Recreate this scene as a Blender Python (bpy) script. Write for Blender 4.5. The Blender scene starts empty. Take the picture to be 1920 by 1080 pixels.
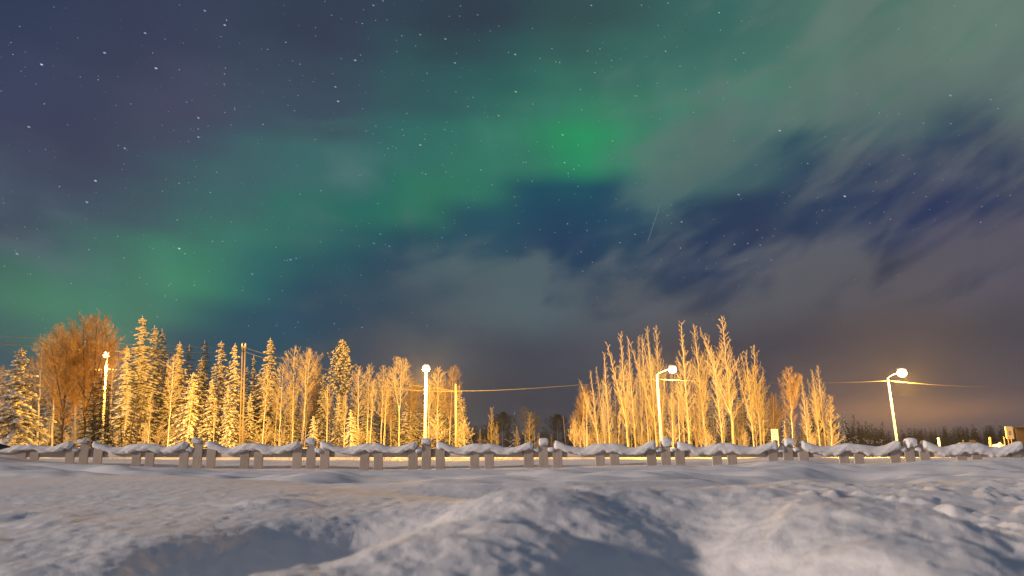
import bpy, math, random
import numpy as np
from mathutils import Vector, Matrix

# ------------------------------------------------------------------ camera, world, light, exposure
SC = bpy.context.scene
COL = SC.collection
CAMZ = 0.85
F = 1300.0
TILT = math.radians(13.0)
cam = bpy.data.objects.new("camera", bpy.data.cameras.new("camera"))
COL.objects.link(cam)
cam.data.sensor_width = 36
cam.data.lens = F / 1920 * 36
cam.location = (0, 0, CAMZ)
cam.rotation_euler = (math.pi / 2 + TILT, 0, 0)
cam.data.clip_start = 0.05
cam.data.clip_end = 6000
cam.data.dof.use_dof = True
cam.data.dof.focus_distance = 12.0
cam.data.dof.aperture_fstop = 3.2
SC.camera = cam
SC.view_settings.view_transform = 'Standard'
SC.view_settings.look = 'None'
SC.view_settings.exposure = 0.0
SC.view_settings.gamma = 1.0
SC.view_settings.use_curve_mapping = False
SC.cycles.use_denoising = True
SC.cycles.max_bounces = 5
SC.cycles.diffuse_bounces = 2
SC.cycles.glossy_bounces = 2
SC.cycles.volume_bounces = 0
SC.cycles.transparent_max_bounces = 6
SC.cycles.sample_clamp_indirect = 4

SUN_STRENGTH = 3.1
SUN_EL = math.radians(12.5)
SUN_AZ = math.radians(253)       # light comes from behind the camera, a little from its left
sun = bpy.data.objects.new("sun", bpy.data.lights.new("sun", 'SUN'))
COL.objects.link(sun)
sun.data.energy = SUN_STRENGTH
sun.data.angle = math.radians(4)
sun.data.color = (1.0, 0.79, 0.64)
_sd = Vector((math.sin(SUN_AZ) * math.cos(SUN_EL), math.cos(SUN_AZ) * math.cos(SUN_EL), math.sin(SUN_EL)))
sun.rotation_euler = (-_sd).to_track_quat('-Z', 'Y').to_euler()

LAMP_POWER = 40000.0
LAMP_COLOR = (1.0, 0.475, 0.06)


def ray(px, py):
    """direction of the photograph's pixel (1920 x 1080) in the world"""
    x, y, z = (px - 960) / F, 1.0, (540 - py) / F
    c, s = math.cos(TILT), math.sin(TILT)
    return Vector((x, y * c - z * s, y * s + z * c))


def at(px, py, D):
    """the point on the pixel's ray at world distance Y = D"""
    r = ray(px, py)
    return Vector((0, 0, CAMZ)) + r * (D / r.y)


def lin(c):
    c = c / 255.0
    return c / 12.92 if c <= 0.04045 else ((c + 0.055) / 1.055) ** 2.4


# sky colours of the night: aurora arch and the clear air (px, py, r, g, b)
CLEAR = [
 (0,0,54,62,86),(300,60,60,66,88),(600,40,58,66,84),(900,40,54,64,78),(1100,40,58,82,84),(1350,60,62,104,98),(1600,60,80,118,104),(1860,40,90,124,108),
 (50,200,62,68,92),(130,290,66,68,92),(350,200,72,74,96),(600,200,64,78,94),(800,180,54,88,92),(950,150,50,92,90),(1150,130,60,108,98),
 (1350,200,76,126,108),(1500,170,82,124,108),(1650,150,84,120,106),(50,400,66,76,96),(250,380,66,88,100),(450,330,64,98,104),(620,330,62,108,108),
 (800,280,52,110,102),(950,280,62,124,106),(1060,200,62,120,104),(1110,285,34,152,92),(1115,250,44,146,94),(1190,300,70,128,108),(900,350,50,120,98),(1020,300,56,126,102),
 (800,390,48,120,94),(1350,280,82,112,108),(680,400,34,104,96),(560,420,46,112,100),(400,450,56,116,104),(350,510,58,134,102),(220,500,64,118,104),
 (60,560,68,126,102),(180,590,60,122,104),(450,520,36,100,102),(620,490,28,84,98),(450,610,28,74,96),(600,560,24,70,96),(760,500,26,68,94),
 (870,430,30,72,98),(1000,370,24,70,96),(1150,370,26,66,96),(1050,450,24,60,92),(1300,440,30,54,88),(1480,290,36,70,92),(1600,350,38,58,92),
 (1850,270,48,64,92),(1750,390,42,56,92),(1400,420,38,56,88),(1900,120,98,114,112),(1250,330,70,112,108),(1400,300,68,100,104),(20,650,58,84,96),(300,680,40,74,94),
 (700,650,40,66,88),(1000,650,42,58,80),(1300,650,54,62,80),(1700,600,50,56,74),
]
CLOUD = [
 (1200,270,84,126,112),(1260,350,74,104,108),(1350,320,84,112,110), (0,420,92,112,120),(60,450,84,104,116),(400,560,60,96,104),(1300,300,96,112,108),(1500,200,96,122,112),(1800,100,104,126,116),(1000,250,80,128,112),(600,320,76,116,114),
 (800,620,56,78,94),(900,520,74,98,106),(1000,560,76,98,108),(1200,500,88,98,108),(1500,480,92,96,106),(1850,450,90,88,102),(1500,400,86,94,106),(1700,300,90,96,106),
 (1850,650,70,70,80),(1500,650,66,68,80),(1150,640,66,74,88),(1000,700,50,62,80),(1300,720,54,58,74),(700,700,52,70,86),(1000,790,58,62,72),(1300,790,66,62,72),
 (1560,765,100,86,84),(1700,768,150,114,92),(1800,775,112,92,86),(1700,810,88,78,86),(1620,790,120,98,92),(1900,760,82,76,84),(1700,740,72,70,78),(400,700,44,78,94),(100,720,62,80,92),
]


COVER = [(700,700,1),(1000,620,1),(1300,620,1),(1600,600,1),(1900,600,1),(1850,480,.95),(1500,510,.9),(1000,545,.62),(850,500,.5),(780,540,.42),(1200,510,.75),(1180,570,.8),(1300,480,.5),(1350,400,.2),(1450,420,.2),(1600,445,.4),
 (1500,390,.42),(1650,400,.55),(1300,350,.42),(1250,330,.5),(1100,400,.1),(950,400,0),(1050,380,0),(1480,300,.2),(1560,270,.3),(1650,310,.55),(1750,250,.4),(1850,300,.6),(1850,370,.5),(1750,395,.3),(1900,200,.85),(1700,180,.75),(1500,200,.62),
 (1300,220,.55),(1200,260,.42),(1100,270,.1),(1000,200,.2),(800,250,.15),(650,330,.45),(500,320,.2),(300,200,0),(0,0,0),(600,100,0),(1100,50,.1),(1400,80,.35),(1900,30,.65),(30,440,.6),(130,470,.45),(60,370,.15),(300,420,0),(100,560,.1),
 (350,500,0),(500,600,.15),(650,600,.35),(300,620,0),(700,520,.2),(900,450,.25),(0,640,.2),(1200,460,.35),(1100,460,.3),(600,680,.8),(200,700,.4),(1500,760,1),(1000,780,1)]


def rbf(table, px, py, s=85.0):
    t = np.array(table, float)
    d2 = (t[:, 0] - px) ** 2 + ((t[:, 1] - py) * 1.25) ** 2
    w = 1.0 / (d2 + 30.0 ** 2) ** 2 * np.exp(-d2 / (2 * (4 * s) ** 2)) + 1e-30
    w /= w.sum()
    if t.shape[1] == 3: return (float((t[:, 2] * w).sum()),) * 3
    c = (t[:, 2:5] * w[:, None]).sum(0)
    return tuple(max(0.002, lin(v) - h_) for v, h_ in zip(c, (.009, .005, .0015)))


def pix_of(u, v):
    """photograph pixel of the unit direction with x = u, z = v (front half)"""
    y = math.sqrt(max(1e-4, 1 - u * u - v * v))
    c, s = math.cos(TILT), math.sin(TILT)
    fy, fz = y * c + v * s, -y * s + v * c
    return 960 + F * u / fy, 540 - F * fz / fy


world = bpy.data.worlds.new("World")
SC.world = world
world.use_nodes = True
NT = world.node_tree
NT.nodes.clear()


class G:
    """small helper to write node graphs as expressions"""
    def __init__(s, nt): s.nt = nt
    def n(s, t, **kw):
        o = s.nt.nodes.new(t)
        for k, v in kw.items(): setattr(o, k, v)
        return o
    def put(s, sock, v):
        if isinstance(v, bpy.types.NodeSocket): s.nt.links.new(v, sock)
        elif v is not None: sock.default_value = v
    def m(s, op, a, b=None, c=None, clamp=False):
        o = s.n('ShaderNodeMath', operation=op); o.use_clamp = clamp
        s.put(o.inputs[0], a); s.put(o.inputs[1], b); s.put(o.inputs[2], c)
        return o.outputs[0]
    def v(s, op, a, b=None):
        o = s.n('ShaderNodeVectorMath', operation=op)
        s.put(o.inputs[0], a); s.put(o.inputs[1], b)
        return o.outputs['Value'] if op in ('DOT_PRODUCT', 'LENGTH', 'DISTANCE') else o.outputs['Vector']
    def xyz(s, x, y, z):
        o = s.n('ShaderNodeCombineXYZ')
        s.put(o.inputs[0], x); s.put(o.inputs[1], y); s.put(o.inputs[2], z)
        return o.outputs[0]
    def sep(s, v):
        o = s.n('ShaderNodeSeparateXYZ'); s.put(o.inputs[0], v)
        return o.outputs
    def mix(s, f, a, b):
        o = s.n('ShaderNodeMix', data_type='RGBA'); s.put(o.inputs[0], f)
        s.put(o.inputs[6], a); s.put(o.inputs[7], b)
        return o.outputs[2]
    def noise(s, vec, scale, detail=3, rough=0.5, dist=0.0, dim='3D', col=False):
        o = s.n('ShaderNodeTexNoise', noise_dimensions=dim)
        s.put(o.inputs['Vector'], vec); s.put(o.inputs['Scale'], scale); s.put(o.inputs['Detail'], detail)
        s.put(o.inputs['Roughness'], rough); s.put(o.inputs['Distortion'], dist)
        return o.outputs[1 if col else 0]
    def smooth(s, x, a, b, lo=0.0, hi=1.0):
        o = s.n('ShaderNodeMapRange', interpolation_type='SMOOTHSTEP')
        s.put(o.inputs[0], x); s.put(o.inputs[1], a); s.put(o.inputs[2], b); s.put(o.inputs[3], lo); s.put(o.inputs[4], hi)
        return o.outputs[0]
    def ramp(s, x, stops, mode='LINEAR'):
        o = s.n('ShaderNodeValToRGB'); r = o.color_ramp; r.interpolation = mode
        while len(r.elements) > 1: r.elements.remove(r.elements[-1])
        for i, (p, c) in enumerate(stops):
            e = r.elements[0] if i == 0 else r.elements.new(p)
            e.position = p; e.color = (*c[:3], 1)
        s.put(o.inputs[0], x)
        return o.outputs[0]


g = G(NT)
d = g.n('ShaderNodeNewGeometry').outputs['Incoming']
d = g.v('SCALE', g.v('NORMALIZE', g.n('ShaderNodeTexCoord').outputs['Generated'], None), None)
d.node.inputs['Scale'].default_value = 1.0
X, Y, Z = g.sep(d)
warp = g.noise(d, 5.0, 2, 0.5, col=True)
WX, WY, WZ = g.sep(warp)
UW = g.m('MULTIPLY_ADD', g.m('SUBTRACT', WX, 0.5), 0.07, X)
VW = g.m('MULTIPLY_ADD', g.m('SUBTRACT', WY, 0.5), 0.05, Z)
U0, U1 = -0.62, 0.62
V0, V1 = 0.0, 0.60


def surface(table, nv, nu=22):
    t = g.m('DIVIDE', g.m('SUBTRACT', UW, U0), U1 - U0, clamp=True)
    k = g.m('MULTIPLY', g.m('DIVIDE', g.m('SUBTRACT', VW, V0), V1 - V0, clamp=True), nv - 1)
    out = None
    for j in range(nv):
        v = V0 + (V1 - V0) * j / (nv - 1)
        stops = []
        for i in range(nu):
            u = U0 + (U1 - U0) * i / (nu - 1)
            stops.append((i / (nu - 1), rbf(table, *pix_of(u, v))))
        c = g.ramp(t, stops, 'B_SPLINE')
        if out is None: out = c
        else: out = g.mix(g.smooth(k, j - 1.0, float(j)), out, c)
    return out


clear = surface(CLEAR, 18, 30)
cloudc = surface(CLOUD, 10)
# streaked cloud: noise stretched along the drift, which rises to the right
ca, sa = math.cos(math.radians(21)), math.sin(math.radians(21))
along = g.m('ADD', g.m('MULTIPLY', X, ca), g.m('MULTIPLY', Z, sa))
across = g.m('SUBTRACT', g.m('MULTIPLY', Z, ca), g.m('MULTIPLY', X, sa))
bend = g.m('MULTIPLY_ADD', g.m('POWER', g.m('ABSOLUTE', g.m('SUBTRACT', X, 0.1)), 2.0), -0.30, across)
cv = g.xyz(g.m('MULTIPLY', along, 3.2), g.m('MULTIPLY', bend, 11.0), g.m('MULTIPLY', Y, 1.0))
n1 = g.noise(cv, 1.35, 4, 0.46, 0.5)
n2 = g.noise(g.xyz(g.m('MULTIPLY', along, 6.5), g.m('MULTIPLY', bend, 10.0), Y), 2.2, 3, 0.45, 0.5)
nn = g.m('ADD', g.m('MULTIPLY', n1, 0.6), g.m('MULTIPLY', n2, 0.4))
# how much of the sky the cloud covers
cover = g.sep(surface(COVER, 18, 30))[0]
amp_ = g.m('MULTIPLY', g.smooth(cover, 0.05, 0.45), 2.8)
cm = g.smooth(g.m('MULTIPLY_ADD', g.m('SUBTRACT', nn, 0.5), amp_, cover), 0.15, 0.85)
base = g.mix(g.m('MULTIPLY', cm, 0.95), clear, cloudc)
# town glow caught on a cloud bank low in the right of the view
gd = ray(1690, 772).normalized()
gx = g.m('DIVIDE', g.m('SUBTRACT', X, gd.x), 0.095)
gz = g.m('DIVIDE', g.m('SUBTRACT', g.m('MULTIPLY_ADD', g.m('SUBTRACT', n1, 0.5), .02, Z), gd.z + .0), 0.017)
gl = g.m('POWER', 0.37, g.m('ADD', g.m('MULTIPLY', gx, gx), g.m('MULTIPLY', gz, gz)))
gl = g.m('MULTIPLY', g.m('MULTIPLY', gl, g.smooth(Y, 0.0, 0.2)), 0.6)
base = g.mix(gl, base, (lin(172), lin(128), lin(98), 1))
# soft vertical rays within the aurora
rays = g.noise(g.xyz(g.m('MULTIPLY_ADD', Z, 0.25, g.m('MULTIPLY', X, 1.0)), g.m('MULTIPLY', Z, 0.10), 0.0), 16.0, 2, 0.5)
rayf = g.m('MULTIPLY_ADD', rays, 0.34, 0.83)
greens = g.sep(clear)
greenish = g.smooth(g.m('SUBTRACT', greens[1], greens[2]), -0.01, 0.06)
rayf = g.m('ADD', g.m('MULTIPLY', rayf, greenish), g.m('SUBTRACT', 1.0, greenish))
o = g.n('ShaderNodeVectorMath', operation='SCALE'); g.put(o.inputs[0], base); g.put(o.inputs['Scale'], rayf)
base = o.outputs[0]
# faint blotchiness so the air is not perfectly smooth
bl = g.noise(d, 9.0, 4, 0.6)
o = g.n('ShaderNodeVectorMath', operation='SCALE'); g.put(o.inputs[0], base); g.put(o.inputs['Scale'], g.m('MULTIPLY_ADD', bl, 0.24, 0.88))
base = o.outputs[0]
zen = g.smooth(Z, 0.56, 0.85)
base = g.mix(zen, base, (lin(56), lin(70), lin(98), 1))
back = g.smooth(Y, 0.12, -0.25)
base = g.mix(g.m('MULTIPLY', back, 1.0), base, (lin(84), lin(92), lin(112), 1))
# stars: three populations, trailed a little by the long exposure of the sky's turning
star = None
for sc_, r_, str_, off in ((62, .032, .5, 0), (36, .019, .7, 7.3), (100, .075, .36, 3.1), (150, .11, .28, 1.7)):
    rot = g.n('ShaderNodeVectorRotate', rotation_type='Y_AXIS')
    g.put(rot.inputs['Vector'], d); rot.inputs['Angle'].default_value = math.radians(-20)
    q = g.v('ADD', g.v('MULTIPLY', rot.outputs[0], (0.62, 1, 1)), (off, off, off))
    vo = g.n('ShaderNodeTexVoronoi', feature='F1'); g.put(vo.inputs['Vector'], q); vo.inputs['Scale'].default_value = sc_
    a = g.smooth(vo.outputs['Distance'], r_, r_ * 0.35, 0.0, 1.0)
    br = g.m('POWER', g.sep(vo.outputs['Color'])[0], 2.5)
    a = g.m('MULTIPLY', g.m('MULTIPLY', a, br), str_ * 1.7)
    star = a if star is None else g.m('ADD', star, a)
BRIGHT = [(78,121,1),(196,99,.8),(293,128,.5),(272,62,.6),(384,20,.5),(292,128,.5),(421,47,.5),(54,238,.6),(179,339,.9),(163,379,.6),(234,278,.5),
          (336,466,1),(32,476,.7),(372,221,.6),(372,257,.5),(666,113,.7),(634,190,.8),(629,163,.5),(788,272,.7),(835,73,.5),(853,118,.5),(788,65,.4),
          (966,102,.6),(967,172,.7),(1055,253,.5),(1462,245,1.2),(1584,368,1),(1606,176,.6),(1782,179,.6),(1790,11,.6),(1385,365,.5),(1278,416,.5),(473,514,.4),(545,487,.5),(679,614,.6),(935,217,.4),(700,10,.4),(1446,487,.4)]
for px, py, s_ in BRIGHT:
    p = ray(px, py).normalized()
    t = (ray(px + 10, py + 4).normalized() - p).normalized()
    dv = g.v('SUBTRACT', d, tuple(p))
    al = g.v('DOT_PRODUCT', dv, tuple(t))
    e2 = g.m('MULTIPLY_ADD', g.m('MULTIPLY', al, al), -0.72, g.v('DOT_PRODUCT', dv, dv))
    a = g.smooth(e2, (0.0010) ** 2, (0.0004) ** 2, 0.0, .60 * s_)
    star = g.m('ADD', star, a)
star = g.m('MULTIPLY', star, g.m('SUBTRACT', 1.0, g.m('MULTIPLY', cm, 0.86)))
star = g.m('MULTIPLY', star, g.smooth(Z, 0.05, 0.22))
# meteor trace
pa, pb = ray(1213, 458).normalized(), ray(1243, 368).normalized()
tt = (pb - pa); L_ = tt.length; tt.normalize(); nn_ = pa.cross(pb).normalized()
al = g.v('DOT_PRODUCT', g.v('SUBTRACT', d, tuple(pa)), tuple(tt))
wd = g.m('ABSOLUTE', g.v('DOT_PRODUCT', d, tuple(nn_)))
met = g.m('MULTIPLY', g.smooth(wd, 0.0007, 0.0002), g.m('MULTIPLY', g.smooth(al, 0.0, L_ * .1), g.smooth(al, L_, L_ * .5)))
met = g.m('MULTIPLY', met, g.smooth(Y, 0.0, 0.1, 0.0, 0.09))
star = g.m('ADD', star, met)
o = g.n('ShaderNodeVectorMath', operation='SCALE'); g.put(o.inputs[0], (0.95, 1.0, 1.05)); g.put(o.inputs['Scale'], star)
final = g.v('ADD', base, o.outputs[0])
bg = g.n('ShaderNodeBackground'); g.put(bg.inputs[0], final); bg.inputs[1].default_value = 1.0
wo = g.n('ShaderNodeOutputWorld'); NT.links.new(bg.outputs[0], wo.inputs[0])


# ------------------------------------------------------------------ helpers
def mesh_np(name, V, Fc, mats, smooth=True, mi=None):
    me = bpy.data.meshes.new(name)
    V = np.asarray(V, np.float32).reshape(-1, 3)
    Fc = np.asarray(Fc, np.int32)
    k = Fc.shape[1]
    me.vertices.add(len(V)); me.vertices.foreach_set('co', V.ravel())
    me.loops.add(Fc.size); me.loops.foreach_set('vertex_index', Fc.ravel())
    me.polygons.add(len(Fc)); me.polygons.foreach_set('loop_start', np.arange(0, Fc.size, k, dtype=np.int32))
    if smooth: me.polygons.foreach_set('use_smooth', np.ones(len(Fc), bool))
    for m in (mats if isinstance(mats, (list, tuple)) else [mats]): me.materials.append(m)
    if mi is not None: me.polygons.foreach_set('material_index', np.asarray(mi, np.int32))
    me.update(calc_edges=True); me.validate()
    return me


def link(name, me, parent=None, loc=None):
    o = bpy.data.objects.new(name, me); COL.objects.link(o)
    if parent is not None: o.parent = parent
    if loc is not None: o.location = loc
    return o


def tag(o, label=None, cat=None, group=None, kind=None):
    if label: o['label'] = label
    if cat: o['category'] = cat
    if group: o['group'] = group
    if kind: o['kind'] = kind
    return o


def empty(name, loc, label, cat, group=None):
    o = bpy.data.objects.new(name, None); COL.objects.link(o); o.location = loc
    o.empty_display_size = 0.3
    return tag(o, label, cat, group)


def tubes(S, k=3):
    """S: rows x0 y0 z0 x1 y1 z1 r0 r1 -> prism per row"""
    S = np.asarray(S, float)
    p0, p1, r0, r1 = S[:, 0:3], S[:, 3:6], S[:, 6], S[:, 7]
    dd = p1 - p0
    dd /= np.linalg.norm(dd, axis=1)[:, None] + 1e-9
    a = np.where(np.abs(dd[:, 2:3]) < 0.9, np.array([[0, 0, 1.0]]), np.array([[1.0, 0, 0]]))
    e1 = np.cross(dd, a); e1 /= np.linalg.norm(e1, axis=1)[:, None] + 1e-9
    e2 = np.cross(dd, e1)
    th = np.arange(k) * 2 * math.pi / k
    ring = e1[:, None, :] * np.cos(th)[None, :, None] + e2[:, None, :] * np.sin(th)[None, :, None]
    V = np.concatenate([p0[:, None] + ring * r0[:, None, None], p1[:, None] + ring * r1[:, None, None]], 1).reshape(-1, 3)
    n = len(S); b = (np.arange(n) * 2 * k)[:, None]
    i = np.arange(k); j = (i + 1) % k
    Fc = np.stack([b + i, b + j, b + j + k, b + i + k], -1).reshape(-1, 4)
    return V, Fc


def join(parts):
    V, Fc, off = [], [], 0
    for v, f in parts:
        V.append(v); Fc.append(np.asarray(f) + off); off += len(v)
    return np.concatenate(V), np.concatenate(Fc)


def polytube(pts, rad, k=8, cap=True):
    """continuous tube along a polyline"""
    P = np.array(pts, float); n = len(P)
    R = np.full(n, rad) if np.isscalar(rad) else np.array(rad, float)
    T = np.gradient(P, axis=0); T /= np.linalg.norm(T, axis=1)[:, None] + 1e-9
    a = np.array([0, 0, 1.0]) if abs(T[:, 2]).mean() < 0.8 else np.array([1.0, 0, 0])
    e1 = np.cross(T, a); e1 /= np.linalg.norm(e1, axis=1)[:, None]
    e2 = np.cross(T, e1)
    th = np.arange(k) * 2 * math.pi / k
    V = (P[:, None] + (e1[:, None] * np.cos(th)[None, :, None] + e2[:, None] * np.sin(th)[None, :, None]) * R[:, None, None]).reshape(-1, 3)
    i = np.arange(k); j = (i + 1) % k
    b = (np.arange(n - 1) * k)[:, None]
    Fc = np.stack([b + i, b + j, b + j + k, b + i + k], -1).reshape(-1, 4)
    if cap:
        V = np.concatenate([V, P[:1], P[-1:]])
        c0, c1 = n * k, n * k + 1
        F2 = np.stack([np.full(k, c0), j, i, np.full(k, c0)], -1)
        F3 = np.stack([np.full(k, c1), i + (n - 1) * k, j + (n - 1) * k, np.full(k, c1)], -1)
        return V, Fc, np.concatenate([F2, F3])
    return V, Fc, None


def tube_mesh(name, pts, rad, mat, k=8):
    V, Q, T = polytube(pts, rad, k)
    faces = [tuple(q) for q in Q.tolist()] + [tuple(t[:3]) for t in T.tolist()]
    me = bpy.data.meshes.new(name); me.from_pydata(V.tolist(), [], faces); me.materials.append(mat)
    me.polygons.foreach_set('use_smooth', np.ones(len(faces), bool)); me.update()
    return me


def box_mesh(name, x0, x1, y0, y1, z0, z1, mat, bevel=0.0, skew=None):
    """box with chamfered vertical and horizontal edges"""
    import bmesh
    bm = bmesh.new(); bmesh.ops.create_cube(bm, size=1)
    for v in bm.verts:
        v.co = Vector(((x0 + x1) / 2 + v.co.x * (x1 - x0), (y0 + y1) / 2 + v.co.y * (y1 - y0), (z0 + z1) / 2 + v.co.z * (z1 - z0)))
        if skew: skew(v.co)
    if bevel: bmesh.ops.bevel(bm, geom=bm.edges[:], offset=bevel, segments=1, affect='EDGES')
    me = bpy.data.meshes.new(name); bm.to_mesh(me); bm.free(); me.materials.append(mat)
    return me


def ico():
    t = (1 + 5 ** .5) / 2
    v = np.array([(-1, t, 0), (1, t, 0), (-1, -t, 0), (1, -t, 0), (0, -1, t), (0, 1, t), (0, -1, -t), (0, 1, -t), (t, 0, -1), (t, 0, 1), (-t, 0, -1), (-t, 0, 1)], float)
    v /= np.linalg.norm(v[0])
    f = np.array([(0, 11, 5), (0, 5, 1), (0, 1, 7), (0, 7, 10), (0, 10, 11), (1, 5, 9), (5, 11, 4), (11, 10, 2), (10, 7, 6), (7, 1, 8), (3, 9, 4), (3, 4, 2), (3, 2, 6), (3, 6, 8), (3, 8, 9), (4, 9, 5), (2, 4, 11), (6, 2, 10), (8, 6, 7), (9, 8, 1)])
    return v, f


IV, IF = ico()


def blobs(C, A, B, Cc, seed, jit=.18):
    """C centres, A/B/Cc the three half-axis vectors (n,3) -> lumpy 20-face bodies"""
    rs = np.random.RandomState(seed); n = len(C)
    k = IV[None] * (1 + rs.uniform(-jit, jit, (n, 12, 1)))
    V = C[:, None] + k[:, :, 0:1] * A[:, None] + k[:, :, 1:2] * B[:, None] + k[:, :, 2:3] * Cc[:, None]
    Fc = (IF[None] + (np.arange(n) * 12)[:, None, None]).reshape(-1, 3)
    return V.reshape(-1, 3), Fc


# value noise in numpy
def _h(ix, iy, s):
    n = (ix.astype(np.int64) * 374761393 + iy.astype(np.int64) * 668265263 + s * 982451653) & 0xffffffff
    n = ((n ^ (n >> 13)) * 1274126177) & 0xffffffff
    n = (n ^ (n >> 16)) & 0xffffffff
    return n / 4294967295.0


def vnoise(x, y, s=0):
    ix, iy = np.floor(x), np.floor(y); fx, fy = x - ix, y - iy
    u = fx ** 3 * (fx * (fx * 6 - 15) + 10); v = fy ** 3 * (fy * (fy * 6 - 15) + 10)
    a, b, c, d_ = _h(ix, iy, s), _h(ix + 1, iy, s), _h(ix, iy + 1, s), _h(ix + 1, iy + 1, s)
    return (a + (b - a) * u) * (1 - v) + (c + (d_ - c) * u) * v - 0.5


def fbm(x, y, s=0, o=4, g_=0.5):
    r, a = 0, 1.0
    for i in range(o):
        r = r + a * vnoise(x * 0.8 - y * 0.6 + i * 13.7, x * 0.6 + y * 0.8 - i * 7.1, s + i) * 2
        x, y, a = x * 2.03, y * 2.03, a * g_
    return r


# ------------------------------------------------------------------ materials
def mat(name, build):
    m = bpy.data.materials.new(name); m.use_nodes = True; nt = m.node_tree
    b = nt.nodes['Principled BSDF']; q = G(nt); build(q, b)
    return m


def _bump(q, b, h, strength, dist):
    o = q.n('ShaderNodeBump'); q.put(o.inputs['Height'], h); o.inputs['Strength'].default_value = strength; o.inputs['Distance'].default_value = dist
    q.put(b.inputs['Normal'], o.outputs[0])


def m_snow(q, b):
    tc = q.n('ShaderNodeNewGeometry').outputs['Position']
    n0 = q.noise(tc, 3.0, 5, 0.6)
    n1 = q.noise(tc, 38.0, 6, 0.72)
    n2 = q.noise(tc, 260.0, 2, 0.6)
    gr_ = q.noise(tc, 420.0, 2, 0.7)
    q.put(b.inputs['Base Color'], q.mix(q.m('MULTIPLY', q.smooth(gr_, .35, .65), .55), q.ramp(n0, [(0.3, (.78, .80, .84)), (0.7, (.86, .86, .87))]), (.93, .93, .94, 1)))
    b.inputs['Roughness'].default_value = 0.85
    b.inputs['Specular IOR Level'].default_value = 0.12
    h = q.m('ADD', q.m('MULTIPLY', n1, 0.6), q.m('MULTIPLY', n2, 0.4))
    _bump(q, b, h, 0.6, 0.012)
    b.inputs['Subsurface Weight'].default_value = 0.0


SNOW = mat('snow', m_snow)


def m_treesnow(q, b):
    tc = q.n('ShaderNodeTexCoord').outputs['Object']
    n = q.noise(tc, 3.0, 3, 0.6)
    q.put(b.inputs['Base Color'], q.ramp(n, [(0.3, (.48, .47, .45)), (0.7, (.74, .72, .68))]))
    b.inputs['Roughness'].default_value = 0.7
    b.inputs['Specular IOR Level'].default_value = 0.15


TSNOW = mat('tree_snow', m_treesnow)


def flat(name, c0, c1, scale=4.0, rough=0.85, spec=0.15, metal=0.0, stretch=(1, 1, 1)):
    def f(q, b):
        tc = q.v('MULTIPLY', q.n('ShaderNodeTexCoord').outputs['Object'], stretch)
        n = q.noise(tc, scale, 5, 0.62)
        q.put(b.inputs['Base Color'], q.ramp(n, [(0.3, c0), (0.7, c1)]))
        b.inputs['Roughness'].default_value = rough
        b.inputs['Specular IOR Level'].default_value = spec
        b.inputs['Metallic'].default_value = metal
    return mat(name, f)


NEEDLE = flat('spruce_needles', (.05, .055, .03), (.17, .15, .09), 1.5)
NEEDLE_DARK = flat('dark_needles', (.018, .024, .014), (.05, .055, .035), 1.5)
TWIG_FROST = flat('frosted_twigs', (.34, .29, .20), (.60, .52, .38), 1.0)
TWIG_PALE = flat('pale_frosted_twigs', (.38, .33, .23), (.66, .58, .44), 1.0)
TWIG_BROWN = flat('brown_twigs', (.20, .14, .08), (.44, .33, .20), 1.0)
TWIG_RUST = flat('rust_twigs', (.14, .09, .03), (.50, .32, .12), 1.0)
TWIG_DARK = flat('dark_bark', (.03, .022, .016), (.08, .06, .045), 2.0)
BARK_DARK = flat('spruce_bark', (.09, .06, .045), (.2, .15, .11), 3.0, stretch=(3, 3, .5))


def m_birch(q, b):
    tc = q.n('ShaderNodeTexCoord').outputs['Object']
    n = q.noise(q.v('MULTIPLY', tc, (1.0, 1.0, 3.0)), 1.6, 4, 0.7)
    q.put(b.inputs['Base Color'], q.ramp(n, [(0.30, (.10, .08, .06)), (0.40, (.48, .43, .37)), (0.6, (.72, .68, .61))]))
    b.inputs['Roughness'].default_value = 0.8


BIRCH = mat('birch_bark', m_birch)
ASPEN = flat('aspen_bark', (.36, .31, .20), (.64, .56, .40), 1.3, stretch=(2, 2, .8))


def m_board(q, b):
    tc = q.n('ShaderNodeTexCoord').outputs['Object']
    n = q.noise(q.v('MULTIPLY', tc, (26, 26, 2.2)), 1.5, 6, 0.65, 0.8)
    n2 = q.noise(tc, 5.0, 3, 0.6)
    inf = q.n('ShaderNodeObjectInfo').outputs['Random']
    c = q.ramp(q.m('MULTIPLY_ADD', n2, 0.35, q.m('MULTIPLY', n, 0.65)), [(0.28, (.36, .29, .23)), (0.5, (.50, .42, .35)), (0.75, (.60, .53, .46))])
    c = q.mix(q.m('MULTIPLY', inf, 0.35), c, (.26, .20, .16, 1))
    q.put(b.inputs['Base Color'], c)
    b.inputs['Roughness'].default_value = 0.85
    _bump(q, b, n, 0.4, 0.004)


BOARD = mat('weathered_board', m_board)
FROSTRAIL = flat('frosted_rail', (.46, .40, .35), (.66, .60, .55), 7.0, stretch=(.3, 3, 3))
GALV = flat('galvanised_steel', (.62, .61, .58), (.80, .79, .76), 2.0, rough=0.55, spec=0.4)
POLEWOOD = flat('pole_wood', (.16, .13, .095), (.30, .25, .19), 2.0, stretch=(3, 3, .4))
WIRE = flat('frosted_wire', (.06, .057, .053), (.14, .135, .13), 8.0)
WIRE_DARK = flat('dark_wire', (.012, .012, .012), (.03, .03, .03), 3.0)
GRASS = flat('dry_stalks', (.07, .05, .035), (.20, .15, .10), 6.0)
SIGNWHITE = flat('sign_white', (.72, .70, .66), (.82, .80, .76), 2.0, rough=0.5)
SIGNYELL = flat('panel_pale', (.50, .43, .29), (.64, .56, .40), 1.0, rough=0.6)
INK = flat('sign_ink', (.10, .14, .12), (.18, .22, .18), 2.0)
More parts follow.
